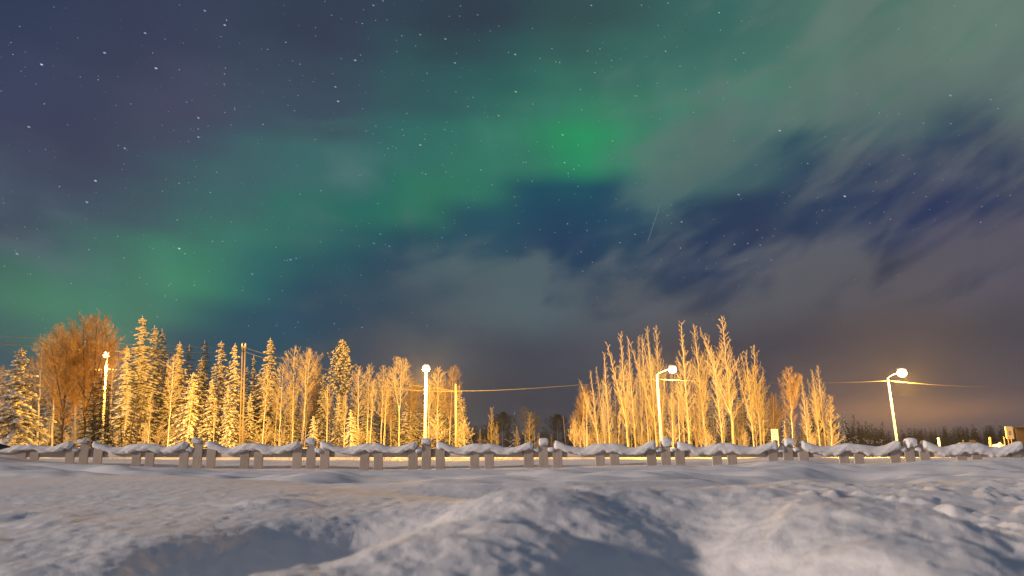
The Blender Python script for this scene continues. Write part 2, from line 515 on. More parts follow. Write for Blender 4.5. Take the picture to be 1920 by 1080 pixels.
WALLBR = flat('wall_brown', (.06, .045, .035), (.09, .065, .05), 1.0)
BLACKG = flat('black_gloss', (.006, .007, .006), (.02, .022, .02), 3.0, rough=0.18, spec=0.6)
HOUSING = flat('lamp_housing', (.25, .25, .25), (.4, .4, .4), 2.0, rough=0.5, spec=0.4)
REDM = flat('marker_orange', (.70, .36, .20), (.82, .46, .28), 2.0)


def emis(name, c, s):
    m = bpy.data.materials.new(name); m.use_nodes = True; b = m.node_tree.nodes['Principled BSDF']
    b.inputs['Base Color'].default_value = (*c, 1); b.inputs['Emission Color'].default_value = (*c, 1); b.inputs['Emission Strength'].default_value = s
    return m


LENS = emis('sodium_lens', (1.0, .80, .50), 9.0)
WINLIT = emis('lit_window', (1.0, .70, .36), 0.9)

# ------------------------------------------------------------------ ground
# snow line at the foot of the fence, read along the fence (px, py)
FOOT = [(-260, 862), (-60, 858), (0, 858), (33, 862), (70, 867), (145, 872), (185, 873), (250, 875), (290, 876), (340, 878), (400, 879), (490, 880), (583, 879), (620, 879), (680, 881), (718, 881),
        (800, 880), (885, 879), (925, 879), (985, 877), (1050, 877), (1117, 874), (1161, 873), (1213, 873), (1284, 872), (1335, 874), (1381, 871), (1440, 865), (1516, 863),
        (1572, 868), (1619, 869), (1669, 868), (1744, 866), (1793, 865), (1840, 863), (1900, 860), (1990, 858), (2200, 858)]


def fence_D(px): return 12.25 + (px - 160) / 1740 * (11.75 - 12.25)


_fx = [at(px, py, fence_D(px)).x for px, py in FOOT]
_fz = [at(px, py, fence_D(px)).z for px, py in FOOT]
RIDGES = [  # points (px, py, D), half width towards the camera, half width away
 ([(640, 1100, 1.05), (760, 1018, 1.25), (880, 972, 1.45), (1010, 928, 1.75), (1110, 913, 1.95), (1250, 912, 2.0), (1400, 915, 1.95), (1500, 926, 1.75), (1580, 950, 1.5), (1660, 1000, 1.25), (1700, 1060, 1.1)], .62, .22),
 ([(560, 975, 2.9), (640, 953, 3.1), (760, 944, 3.1), (870, 939, 2.9), (960, 934, 2.5), (1040, 926, 2.2)], .45, .18),
 ([(-500, 900, 4.6), (0, 897, 4.6), (180, 892, 4.8), (330, 895, 4.4), (480, 912, 3.9), (575, 928, 3.4)], 2.2, .8),
 ([(1480, 905, 3.9), (1650, 908, 3.9), (1780, 902, 4.0), (1920, 896, 4.0), (2400, 900, 4.0)], 1.9, .8),
 ([(-400, 838, 10.4), (-60, 846, 10.2), (0, 853, 10.3), (34, 864, 10.5)], .9, .9),
 ([(700, 908, 4.6), (900, 906, 4.4), (1060, 903, 4.4), (1300, 899, 4.8)], .35, .3),
 ([(150, 1085, .95), (330, 1062, 1.05), (520, 1100, 1.0)], .5, .35),
]


TROUGHS = [([(330, 1000, 1.55), (470, 985, 1.8), (620, 965, 2.2), (720, 965, 2.3)], .20, .15),
           ([(100, 1075, 1.0), (260, 1060, 1.15), (420, 1040, 1.3)], .16, .12),
           ([(1160, 1010, 1.05), (1240, 990, 1.15), (1330, 985, 1.2)], .12, .05),
           ([(1450, 1040, .95), (1560, 1010, 1.05)], .10, .03),
           ([(1500, 935, 2.3), (1700, 930, 2.6)], .22, .06)]


def height(x, y):
    x = np.asarray(x, float); y = np.asarray(y, float)
    zf = np.interp(x * 12.0 / np.maximum(y, 6.0), _fx, _fz)
    near = CAMZ - 0.355
    w = np.clip((y - 5.5) / 5.5, 0, 1); w = w * w * (3 - 2 * w)
    z = near + (zf - near) * w
    far = CAMZ - np.interp(y, [12.6, 16, 22, 40, 56], [0, .40, .50, .72, .85])
    wf = np.clip((y - 12.4) / 3.0, 0, 1)
    z = z * (1 - wf) + np.where(y > 12.5, far, 0) * wf
    z = np.where(y > 56, 0.0, z)
    wr = np.clip((-3.6 - x) / 3.0, 0, 1) * .9 + np.clip((x - 36) / 4, 0, 1) * .4
    z = z + np.exp(-np.abs((y - 44.0) / np.where(y < 44, 1.3, 2.6)) ** 2) * (.13 + .10 * wr + .07 * fbm(x * .45, x * 0, 61, 4))  # added snow ridge whose shaded face hides the lamp-lit strip behind it
    # ploughed bank behind the road, then the forest floor
    bank = np.interp(y, [67.5, 69.8, 72.0, 75.0, 80, 400], [0, .50, .80, .74, .62, .62])
    nb = fbm(x * .35, y * .35, 5, 4)
    z = np.where(y > 67.5, bank * (1 + .12 * nb) + .04 * nb, z)
    # wind ripples, long across the view
    amp = np.interp(y, [0, 1.5, 3.5, 9, 11.3, 12.3, 15, 40, 56, 57], [0.12, .22, 1.0, 1.5, .25, .12, .6, .9, .5, .0])
    z = z + amp * (0.050 * fbm(x * .62 + 3, y * 1.15, 11, 3) + 0.034 * fbm(x * 1.0, y * 2.7, 12, 3))
    if True:
        for pts, wn, wfar in RIDGES:
            P = np.array([tuple(at(*p)) for p in pts])
            best = np.full(x.shape, 1e9); cz = np.zeros(x.shape); wsum = np.full(x.shape, 1e-30); bsum = np.full(x.shape, 1e-30)
            for i in range(len(P) - 1):
                ax, ay, az = P[i]; bx, by, bz = P[i + 1]
                L2 = (bx - ax) ** 2 + (by - ay) ** 2
                t = np.clip(((x - ax) * (bx - ax) + (y - ay) * (by - ay)) / L2, 0, 1)
                qx, qy = ax + t * (bx - ax), ay + t * (by - ay)
                ds = np.hypot(x - qx, y - qy)
                sw = .5 + .5 * np.clip((y - qy) / (ds + .03), -1, 1)
                dd = ds / (wn + (wfar - wn) * sw * sw * (3 - 2 * sw))
                wi = np.exp(-np.minimum(dd, 6) ** 2 * 9) * (.25 + (L2 ** .5)) + 1e-28
                wsum = wsum + wi; cz = cz + wi * (az + t * (bz - az)); bsum = bsum + wi * dd ** 2
            cz = cz / wsum; gg = np.exp(-bsum / wsum * 1.1)
            z = np.where(cz > z, z + (cz - z) * gg, z)
    for pts, wx_, amt in TROUGHS:
        P = np.array([tuple(at(*p)) for p in pts]); best = np.full(x.shape, 1e9)
        for i in range(len(P) - 1):
            ax, ay, az = P[i]; bx, by, bz = P[i + 1]
            L2 = (bx - ax) ** 2 + (by - ay) ** 2
            t = np.clip(((x - ax) * (bx - ax) + (y - ay) * (by - ay)) / L2, 0, 1)
            best = np.minimum(best, np.hypot(x - ax - t * (bx - ax), y - ay - t * (by - ay)))
        z = z - amt * np.exp(-(best / wx_) ** 2)
    k = np.clip((4.6 - y) / 3.2, 0, 1)
    lump = fbm(x * 2.6 + 7, y * 2.6, 21, 4, .5)
    z = z + k * (0.010 * lump + 0.032 * np.maximum(0, fbm(x * 2.9, y * 2.9, 31, 2) - .22))
    kk = np.clip((6.0 - y) / 3, 0, 1)
    z = z + kk * 0.0026 * fbm(x * 26, y * 26, 41, 4, .7)
    kr = np.clip((x - .55) / .5, 0, 1) * np.clip((5 - y) / 2, 0, 1)
    z = z + kr * 0.020 * np.maximum(0, fbm(x * 9, y * 9, 51, 3, .6))
    return z


def grid_mesh(name, xs, ys, hfun, matl):
    """xs: (n,m), ys: (n,m)"""
    n, m = xs.shape
    zz = hfun(xs, ys)
    V = np.stack([xs, ys, zz], -1).reshape(-1, 3)
    i = np.arange(n - 1)[:, None] * m + np.arange(m - 1)[None]
    Fc = np.stack([i, i + 1, i + 1 + m, i + m], -1).reshape(-1, 4)
    return mesh_np(name, V, Fc, matl)


# near snow: rows at growing distance, columns fanned out
rows = np.concatenate([np.linspace(-6.0, 0.3, 60), np.geomspace(0.35, 14.0, 640), np.geomspace(14.1, 56.0, 120)])
cols = np.linspace(-1, 1, 620)
YY = np.repeat(rows[:, None], len(cols), 1)
XX = np.maximum(YY, .35) * cols[None] * 1.02 + cols[None] * 1.0 + np.sign(cols[None]) * np.abs(cols[None]) ** 14 * 14.0
snow = link('snow_ground', grid_mesh('snow_ground', XX, YY, height, SNOW)); tag(snow, kind='structure')


def m_road(q, b):
    tc = q.n('ShaderNodeNewGeometry').outputs['Position']
    n = q.noise(q.v('MULTIPLY', tc, (.12, 1.6, 1)), 1.2, 5, 0.6)
    q.put(b.inputs['Base Color'], q.ramp(n, [(0.3, (.20, .195, .19)), (0.6, (.46, .46, .46))]))
    b.inputs['Roughness'].default_value = 0.8
    b.inputs['Specular IOR Level'].default_value = 0.15
    _bump(q, b, n, 0.3, 0.03)


ROADM = mat('packed_snow_road', m_road)
xs, ys = np.meshgrid(np.linspace(-110, 110, 200), np.linspace(56.0, 67.5, 14))
road = link('snowy_road', grid_mesh('snowy_road', xs, ys, height, ROADM)); tag(road, kind='structure')
xs, ys = np.meshgrid(np.linspace(-110, 110, 420), np.concatenate([np.linspace(67.5, 76, 26), np.geomspace(77, 400, 30)]))
bank = link('snow_bank', grid_mesh('snow_bank', xs, ys, height, SNOW)); tag(bank, kind='structure')
gr_x, gr_y = np.meshgrid(np.linspace(-600, 600, 24), np.linspace(-600, 600, 24))
gr = link('distant_snowfield', grid_mesh('distant_snowfield', gr_x, gr_y, lambda a, b: np.full(a.shape, -0.35), SNOW)); tag(gr, kind='structure')
# snow all around and behind the camera, joined to the near snow
xs, ys = np.meshgrid(np.linspace(-60, 60, 60), np.linspace(-60, -5.9, 40))
bk = link('snow_field_behind', grid_mesh('snow_field_behind', xs, ys, lambda a, b: np.full(a.shape, CAMZ - .37) + .05 * fbm(a * .3, b * .3, 77, 3), SNOW)); tag(bk, kind='structure')

# loose ice crystals glinting on the near snow
ICE = flat('ice_crystal', (.9, .9, .92), (.95, .95, .97), 4.0, rough=.38, metal=1.0)
rs_ = np.random.RandomState(8)
nC = 620
cy = np.exp(rs_.uniform(np.log(.95), np.log(9.0), nC)); cx = cy * rs_.uniform(-.8, .8, nC)
cz_ = height(cx, cy)
Cc = np.stack([cx, cy, cz_ + .0007], -1); sz = (.0006 + .00075 * np.sqrt(cy)) * rs_.uniform(.4, 1.25, nC)
rot_ = rs_.normal(size=(nC, 3, 3)); q_, _ = np.linalg.qr(rot_)
V, Fc = blobs(Cc, q_[:, 0] * sz[:, None], q_[:, 1] * sz[:, None], q_[:, 2] * sz[:, None], 3, .1)
tag(link('ice_crystals', mesh_np('ice_crystals', V, Fc, ICE, smooth=False)), 'tiny ice crystals glinting on the near snow', kind='stuff')

# ------------------------------------------------------------------ fence
FENCE = empty('snowy_fence', (0, 0, 0), 'long low fence of weathered grey boards half buried and capped with snow', 'fence')
TRIPLES = [(-84, -58, -32), (131.5, 157, 183.5), (345, 370.5, 396), (557, 583, 609), (774.5, 799.5, 826), (991.5, 1019, 1045.5), (1221.5, 1248.5, 1275), (1449, 1478, 1507), (1678.5, 1706, 1734), (1906.5, 1935.5, 1964.5)]
PAIRS = [(41, 65), (256.5, 281.5), (459, 485), (684, 710), (890, 917.5), (1125, 1152.5), (1344, 1372.5), (1582, 1610), (1802.5, 1831), (2030, 2060), (-180, -155)]



def picket(px, top, wpx, seed, slope=0.0, point=0.0):
    r = random.Random(seed)
    D = fence_D(px)
    a, b = at(px - wpx / 2, 860, D).x, at(px + wpx / 2, 860, D).x
    foot = float(height(np.array((a + b) / 2), np.array(D)))
    zt = at(px, top, D).z
    tilt = r.uniform(-.012, .012)
    def sk(co):
        if co.z > (zt + foot) / 2:
            co.x += tilt * 1.0 * (zt - foot)
            co.z += slope * (co.x - (a + b) / 2)
    me = box_mesh('picket', a, b, D - .021, D + .010, foot - .30, zt, BOARD, 0.004, sk)
    o = link('picket', me, FENCE); return o


for i, t in enumerate(TRIPLES):
    w = 16.6 + (t[1] / 1900) * 2.2
    picket(t[0], 836, w, i * 7 + 1, 0.45)
    picket(t[1], 826, w, i * 7 + 2)
    picket(t[2], 836, w, i * 7 + 3, -0.45)
for i, t in enumerate(PAIRS):
    w = 16.4 + (t[0] / 1900) * 2.2
    picket(t[0], 839, w, i * 7 + 101); picket(t[1], 839, w, i * 7 + 102)

# rails: one board between each pair of triple centres
cent = [t[1] for t in TRIPLES]
for i in range(len(cent) - 1):
    p0, p1 = cent[i] + .3, cent[i + 1] - .3
    D0, D1 = fence_D(p0) + .012, fence_D(p1) + .012
    A, B = at(p0, 857.5, D0), at(p1, 857.5 - (i > 6) * 0.5, D1)
    A2, B2 = at(p0, 841, D0), at(p1, 841, D1)
    V = []
    for (lo, hi) in ((A, A2), (B, B2)):
        V += [(lo.x, lo.y, lo.z), (lo.x, lo.y + .045, lo.z), (lo.x, lo.y + .045, hi.z), (lo.x, lo.y, hi.z)]
    Fc = [(0, 1, 5, 4), (1, 2, 6, 5), (2, 3, 7, 6), (3, 0, 4, 7), (3, 2, 1, 0), (4, 5, 6, 7)]
    link('rail', mesh_np('rail', V, Fc, FROSTRAIL, smooth=False), FENCE)

# snow lying on the fence: lofted along the rail, one body per bay plus the caps of the pickets
CAPM = SNOW


def loft(name, pts, seed, depth=.082, k=16, nseg=None):
    """pts: (px, top_y, bottom_y, depth factor) along the fence -> rounded body"""
    P = np.array(pts, float)
    n = nseg or max(10, int((P[-1, 0] - P[0, 0]) / 2.2))
    px = np.linspace(P[0, 0], P[-1, 0], n)
    # smooth interpolation through the points
    def smo(col):
        v = np.interp(px, P[:, 0], P[:, col])
        ker = np.ones(5) / 5
        vp = np.pad(v, 2, mode='edge')
        return np.convolve(vp, ker, 'valid')
    top, bot, dep = smo(1), smo(2), smo(3)
    nz = fbm(px * .055 + seed * 3.3, px * 0 + seed, 3, 3)
    nz2 = fbm(px * .11 + seed * 5.3, px * 0 + seed, 9, 3)
    end = np.clip(np.minimum(np.arange(n), np.arange(n)[::-1]) / 2.0, 0.02, 1) ** .4
    V = []
    for j in range(n):
        D = fence_D(px[j])
        t, b_ = top[j] + nz[j] * 1.1, bot[j] + nz2[j] * 2.4
        mid = (t + b_) / 2
        t, b_ = mid + (t - mid) * end[j], mid + (b_ - mid) * end[j]
        T, B = at(px[j], t, D), at(px[j], b_, D)
        cz, hz = (T.z + B.z) / 2, (T.z - B.z) / 2
        for q in range(k):
            a = 2 * math.pi * q / k
            ca_, sa_ = math.cos(a), math.sin(a)
            e = 0.62
            yy = math.copysign(abs(ca_) ** e, ca_) * depth * dep[j] * end[j]
            zz = math.copysign(abs(sa_) ** e, sa_) * hz
            if sa_ < 0 and ca_ > 0: zz *= .6
            w = .010 * math.sin(px[j] * .31 + q * 2.1 + seed) * end[j]
            V.append((T.x + w * .4, D + yy + w, cz + zz))
    V = np.array(V)
    i = np.arange(k); jn = (i + 1) % k; b0 = (np.arange(n - 1) * k)[:, None]
    Fc = np.stack([b0 + i, b0 + jn, b0 + jn + k, b0 + i + k], -1).reshape(-1, 4)
    o = link(name, mesh_np(name, V, Fc, CAPM), FENCE)
    return o


RS = random.Random(21)
for i in range(len(cent) - 1):
    c0, c1 = cent[i], cent[i + 1]
    right = i / 8.0                      # snow gets deeper and rounder to the right
    sp, pr = TRIPLES[i][2], [p for p in PAIRS if c0 < p[0] < c1][0]
    sl = TRIPLES[i + 1][0]
    lo = 837.5 + (0 if i < 7 else -1.0)
    j = lambda a=1.3: RS.uniform(-a, a)
    bt = 849.5 + 5.5 * right
    tp = 827.3 - 1.0 * right
    pt = (831.5 if i else 833) - .5 * right
    pts = [(sp - 8.5, tp - .2 + j(.8), 839 + 3 * right, .8), (sp - 6, tp - .8 + j(.8), 840 + 3 * right, 1.0), (sp + 6, tp + 2 + j(.6), 842 + 3 * right, 1.05), (sp + 16, 833.5 + j(.8), 845.5 + 3 * right, 1.0), (sp + 30, lo + .3 + j(.6), bt + j(), .85), (sp + 45, lo + .6 + j(.6), bt + j(1.5), .75),
           (pr[0] - 24, lo + .2 + j(.6), bt + j(1.5), .75), (pr[0] - 10, pt + 2.2 + j(.8), bt - 1 + j(), .95), (pr[0] + 4, pt + j(.7), 843 + 3 * right + j(), 1.1), ((pr[0] + pr[1]) / 2, pt + j(1), bt - 1 + j(), 1.0), (pr[1] - 2, pt + j(.7), 843 + 3 * right + j(), 1.1), (pr[1] + 12, pt + 2.2 + j(.8), bt - 1, .95),
           (pr[1] + 28, lo + .3 + j(.6), bt + j(1.5), .75), (sl - 44, lo + .6 + j(.6), bt + j(1.5), .75), (sl - 30, lo + .2 + j(.6), bt + j(), .85), (sl - 15, 833.5 + j(.8), 845.5 + 3 * right, 1.0), (sl - 4, tp + 1.5 + j(.6), 842 + 3 * right, 1.05), (sl + 6, tp - .8 + j(.8), 840 + 3 * right, 1.0), (sl + 8.5, tp - .2 + j(.8), 839 + 3 * right, .8)]
    loft('snow_cap', pts, i + 1)
    c = c1
    w = 8.1 + right * 1.9
    u_ = j(.8)
    kb = 831.5 + right * 7
    loft('snow_cap', [(c - w, 823.2 + j(.8), kb - .5, 1.0), (c - w * .8, 822.4 - right + j(.4), kb, 1.05), (c, 821.6 - right * 1.2 + u_, kb + j(), 1.1), (c + w * .8, 822.4 - right + j(.4), kb, 1.05), (c + w, 823.2 + j(.8), kb - .5, 1.0)], 50 + i, nseg=20)
    for s, xx in enumerate((c - 14, c + 14)):
        if RS.random() < .7: loft('snow_lump', [(xx - 7, 840 + j(1), 846, .9), (xx - 2, 837.5 + j(2), 847, 1.0), (xx + 3, 838.5 + j(2), 848, 1.0), (xx + 7, 840 + j(1), 846, .9)], 80 + i * 2 + s, nseg=10, k=8, depth=.05)

# ------------------------------------------------------------------ street lamps
SUN_OFF = 0


def street_lamp(base, top, head, label, D, bigr=.32, power=1.0, rpole=.085):
    b = at(base[0], base[1], D); b.z = float(height(np.array(b.x), np.array(D))) - .05
    t = at(top[0], top[1], D); h = at(head[0], head[1], D - .6)
    r = empty('street_lamp', b, label, 'street lamp', 'street lamps along the road')
    loc = lambda p: tuple(Vector(p) - b)
    link('pole', tube_mesh('pole', [loc(b), loc(b.lerp(t, .02)), loc(b.lerp(t, .5)), loc(t)], [rpole * 1.35, rpole * 1.2, rpole, rpole * .8], GALV, 12), r)
    arm = [t, t.lerp(h, .3) + Vector((0, 0, .10)), t.lerp(h, .7) + Vector((0, 0, .12)), h + Vector((0, .05, .3))]
    link('arm', tube_mesh('arm', [loc(p) for p in arm], .022, GALV, 8), r)
    # luminaire: a tapered housing with a lens swollen to stand for its glare
    dirx = (h - t); dirx.z = 0; dirx.normalize()
    import bmesh
    bm = bmesh.new(); bmesh.ops.create_uvsphere(bm, u_segments=18, v_segments=10, radius=1)
    M = Matrix.Translation(h - b + Vector((0, 0, .27))) @ dirx.to_track_quat('X', 'Z').to_matrix().to_4x4() @ Matrix.Diagonal((bigr * .95, .2, .12, 1))
    bm.transform(M); me = bpy.data.meshes.new('housing'); bm.to_mesh(me); bm.free(); me.materials.append(HOUSING)
    link('housing', me, r)
    bm = bmesh.new(); bmesh.ops.create_uvsphere(bm, u_segments=20, v_segments=12, radius=1)
    M = Matrix.Translation(h - b + Vector((0, 0, -.04))) @ dirx.to_track_quat('X', 'Z').to_matrix().to_4x4() @ Matrix.Diagonal((bigr * .95, bigr * .9, bigr * .85, 1))
    bm.transform(M); me = bpy.data.meshes.new('lens'); bm.to_mesh(me); bm.free(); me.materials.append(LENS)
    for p in me.polygons: p.use_smooth = True
    link('lens', me, r)
    L = bpy.data.lights.new('bulb', 'POINT'); L.energy = LAMP_POWER * power; L.color = LAMP_COLOR; L.shadow_soft_size = .35
    lo = bpy.data.objects.new('bulb', L); COL.objects.link(lo); lo.parent = r; lo.location = loc(h + Vector((0, -.1, -1.0)))
    return r, t


street_lamp((193, 838), (200, 672), (199, 664), 'street lamp at the far left, its pole half hidden behind dark branches', 62, .31, .95, .085)
street_lamp((797, 838), (799, 692), (799, 690), 'straight street lamp at the right end of the left forest', 63, .37, 1.1, .11)
street_lamp((1241, 838), (1231, 703), (1261, 692), 'leaning street lamp with a short arm in front of the tall bare trees', 63, .37, .68, .095)
street_lamp((1684, 838), (1664, 709), (1691, 698), 'street lamp leaning far over, standing alone against the open sky', 63, .42, .95, .088)


# ------------------------------------------------------------------ utility poles, wires
def pole(px0, py0, px1, py1, D, r, label, name='utility_pole', mt=None):
    a = at(px0, py0, D); a.z = float(height(np.array(a.x), np.array(D))) - .1
    b = at(px1, py1, D)
    o = link(name, tube_mesh(name, [(0, 0, 0), tuple((b - a) * .5), tuple(b - a)], [r * 1.1, r, r * .85], mt or POLEWOOD, 10), None, a)
    return o, b


up = empty('utility_pole', at(455, 838, 72), 'tall twin utility pole rising out of the snowy spruces', 'utility pole')
b0 = at(455, 838, 72); b0.z = 0.5; up.location = b0
for dx0, dx1 in ((-3, -2.6), (2.2, 2.4)):
    a, t = at(453 + dx0, 838, 72), at(457.5 + dx1, 643, 72); a.z = .5
    link('post', tube_mesh('post', [tuple(a - b0), tuple((a + t) / 2 - b0), tuple(t - b0)], [.075, .07, .06], POLEWOOD, 10), up)
a, t = at(453, 651, 72), at(462, 651, 72)
link('crossarm', box_mesh('crossarm', (a - b0).x, (t - b0).x, -.12, -.05, (a - b0).z - .06, (a - b0).z + .08, POLEWOOD, .01), up)
for px in (454.5, 460.5):
    q_ = at(px, 649, 72) - b0
    link('insulator', tube_mesh('insulator', [(q_.x, -.09, q_.z), (q_.x, -.09, q_.z + .12), (q_.x, -.09, q_.z + .3)], [.05, .07, .03], GALV, 8), up)
q_ = at(462, 662, 72) - b0
o, _ = pole(856, 838, 854.5, 720, 68, .105, ''); tag(o, 'single slim utility pole at the right edge of the left forest, shorter than the lamp', 'utility pole')
o, _ = pole(1062, 842, 1056, 779, 110, .08, ''); tag(o, 'thin far pole standing in front of a dark pine in the gap between the woods', 'utility pole')


def wire(pts, D, r, label, mt=WIRE, name='overhead_wire', Ds=None):
    P = []
    px = np.array([p[0] for p in pts], float); py = np.array([p[1] for p in pts], float)
    dd = np.full(len(px), float(D)) if Ds is None else np.array(Ds, float)
    n = 40
    xs_ = np.linspace(px[0], px[-1], n)
    # smooth curve: polynomial through the points
    deg = min(len(pts) - 1, 3)
    c = np.polyfit((px - px[0]) / (px[-1] - px[0]), py, deg)
    yy = np.polyval(c, (xs_ - px[0]) / (px[-1] - px[0])); DD = np.interp(xs_, px, dd)
    P = [tuple(at(a_, b_, e_)) for a_, b_, e_ in zip(xs_, yy, DD)]
    o = link(name, tube_mesh(name, P, r, mt, 5)); tag(o, label, 'overhead wire', 'overhead wires'); return o


wire([(459, 652), (520, 670), (600, 690), (700, 711), (790, 724), (854, 733)], 71, .022, 'upper wire sagging from the twin pole to the slim pole', Ds=[72, 71.5, 71, 70, 69, 68])
wire([(459, 659), (520, 680), (600, 702), (700, 722), (790, 733), (854, 733.5)], 71, .028, 'lower frosted wire sagging from the twin pole to the slim pole', Ds=[71.9, 71.4, 70.9, 69.9, 68.9, 67.9])
wire([(854, 733), (1000, 728), (1100, 720.5), (1231, 711)], 69, .020, 'pale frosted wire crossing the dark gap between the two woods', Ds=[68, 66, 64.5, 63])
wire([(1231, 711), (1350, 716), (1450, 718.5), (1560, 717.5), (1663, 714)], 63, .011, 'frosted wire running behind the tall bare trees to the last leaning lamp')
wire([(1666, 713), (1700, 718), (1780, 722.5), (1920, 727), (2050, 729)], 63, .012, 'frosted wire running from the last leaning lamp out of the picture on the right')
wire([(630, 731), (700, 732), (790, 733)], 69, .014, 'short level wire just left of the straight street lamp')
wire([(-80, 625), (0, 628.5), (75, 635), (200, 643), (330, 649), (459, 651)], 70, .020, 'upper dark wire at the left edge above the snowy spruce', WIRE_DARK, Ds=[50, 54, 57, 63, 68, 72])
wire([(-80, 636), (0, 643), (75, 650), (150, 656), (330, 660), (459, 659)], 70, .030, 'lower dark wire at the left edge above the snowy spruce', WIRE_DARK, Ds=[50, 54, 57, 60, 68, 71.8])
wire([(-60, 690), (0, 691), (60, 692.5), (130, 694), (196, 693)], 62, .014, 'short frosted wire leading from the left edge to the far left lamp')
wire([(202, 692), (260, 697), (340, 702), (456, 700)], 66, .010, 'thin wire from the far left lamp to the twin pole', Ds=[62, 65, 68, 71.5])
wire([(856, 738), (866, 770), (877, 802), (889, 842)], 68, .016, 'slanting guy wire anchored right of the slim pole')


# ------------------------------------------------------------------ trees
def unit(v):
    v = np.asarray(v, float); return v / (np.linalg.norm(v) + 1e-9)


def bare_tree(seed, H=14.0, r0=.13, crown0=.30, width=2.1, nprim=52, rise=0.9, start=.55, nsec=9, nter=4, twig=.013, shape='poplar', droop=0.0, forks=0, wob=.10):
    """branching skeleton in rows of tube segments; trunk returned separately"""
    R = random.Random(seed)
    TR, BR = [], []
    pts = [np.array([0, 0, -.3])]
    n = 16
    wx, wy, ph = R.uniform(-.25, .25), R.uniform(-.2, .2), R.uniform(0, 6)
    for i in range(1, n + 1):
        t = i / n
        pts.append(np.array([wx * math.sin(t * 3.1 + ph) * t + R.uniform(-.05, .05), wy * math.sin(t * 2.7 + ph) * t + R.uniform(-.05, .05), H * t]))
    pts = np.array(pts)
    rad = [r0 * ((1 - i / n) ** .85) + .012 for i in range(n + 1)]
    for i in range(n): TR.append((*pts[i], *pts[i + 1], rad[i], rad[i + 1]))
    stems = [(pts, rad, 0.0, 1.0)]
    for f in range(forks):
        t0 = R.uniform(.22, .5); i0 = int(t0 * n); a = R.uniform(0, 6.28); L = H * (1 - t0) * R.uniform(.72, .95)
        q = [pts[i0]]; dirv = unit([math.cos(a) * .34, math.sin(a) * .34, 1.0]); m_ = 9
        for k in range(m_):
            dirv = unit(dirv + np.array([R.uniform(-.05, .05), R.uniform(-.05, .05), .07])); q.append(q[-1] + dirv * L / m_)
        q = np.array(q); rr = [rad[i0] * .7 * (1 - k / m_) ** .85 + .01 for k in range(m_ + 1)]
        for k in range(m_): TR.append((*q[k], *q[k + 1], rr[k], rr[k + 1]))
        stems.append((q, rr, .05, .6))

    def grow(p, dv, L, r, depth, nseg, up):
        dv = unit(dv); path = [p]; rr = [r]
        for k in range(nseg):
            jit = np.array([R.gauss(0, wob), R.gauss(0, wob), R.gauss(0, wob * .6)])
            dv = unit(dv + jit + np.array([0, 0, up / nseg]))
            path.append(path[-1] + dv * L / nseg); rr.append(max(twig * .7, r * (1 - .75 * (k + 1) / nseg)))
        for k in range(nseg): BR.append((*path[k], *path[k + 1], rr[k], rr[k + 1]))
        if depth >= 2: return
        cnt = nsec if depth == 0 else nter
        cnt = max(2, int(cnt * min(1.2, .45 + L / width * .7) + R.random()))
        for c in range(cnt):
            s = (.18 if depth == 0 else .1) + .82 * (c + R.random()) / cnt
            s = min(s, .98); i = min(int(s * nseg), nseg - 1); f = s * nseg - i
            q = path[i] * (1 - f) + path[i + 1] * f
            base = unit(path[i + 1] - path[i])
            rnd = unit([R.gauss(0, 1), R.gauss(0, 1), R.gauss(0, 1)])
            side = unit(np.cross(base, rnd))
            sp = R.uniform(.45, .85)
            nd = unit(base + side * sp + np.array([0, 0, .12 - droop]))
            l2 = L * (R.uniform(.34, .55) if depth == 0 else R.uniform(.4, .7)) * (1.12 - .55 * s)
            grow(q, nd, l2, max(twig, r * .45 * (1 - s * .5)), depth + 1, 3 if depth == 0 else 2, up * .6 - droop * 1.2)

    for (sp_, rr, t_lo, share) in stems:
        cnt = int(nprim * share)
        m_ = len(sp_) - 1
        for c in range(cnt):
            lo = crown0 if share == 1.0 else t_lo
            t = lo + (1 - lo) * ((c + R.random() * .9) / cnt) ** 0.95
            t = min(t, .985); i = min(int(t * m_), m_ - 1); f = t * m_ - i
            p = sp_[i] * (1 - f) + sp_[i + 1] * f
            tt_ = (t - lo) / (1 - lo)
            if shape == 'poplar': w = width * (0.50 + .62 * math.sin(min(1, tt_ * 1.2 + .12) * math.pi) ** .8) * (1 - tt_) ** .2
            elif shape == 'birch': w = width * (.35 + .85 * math.sin(min(1, tt_ + .05) * math.pi) ** .7)
            else: w = width * (1.05 - .75 * tt_)
            w = max(w * share ** .4, .5) * R.uniform(.7, 1.2)
            a = c * 2.39996 + R.uniform(-.5, .5)
            e = start + R.uniform(-.15, .2)
            grow(p, [math.cos(a) * math.cos(e), math.sin(a) * math.cos(e), math.sin(e)], w * 1.15, max(twig * 1.4, rr[i] * .36), 0, 5, rise)
    return TR, BR


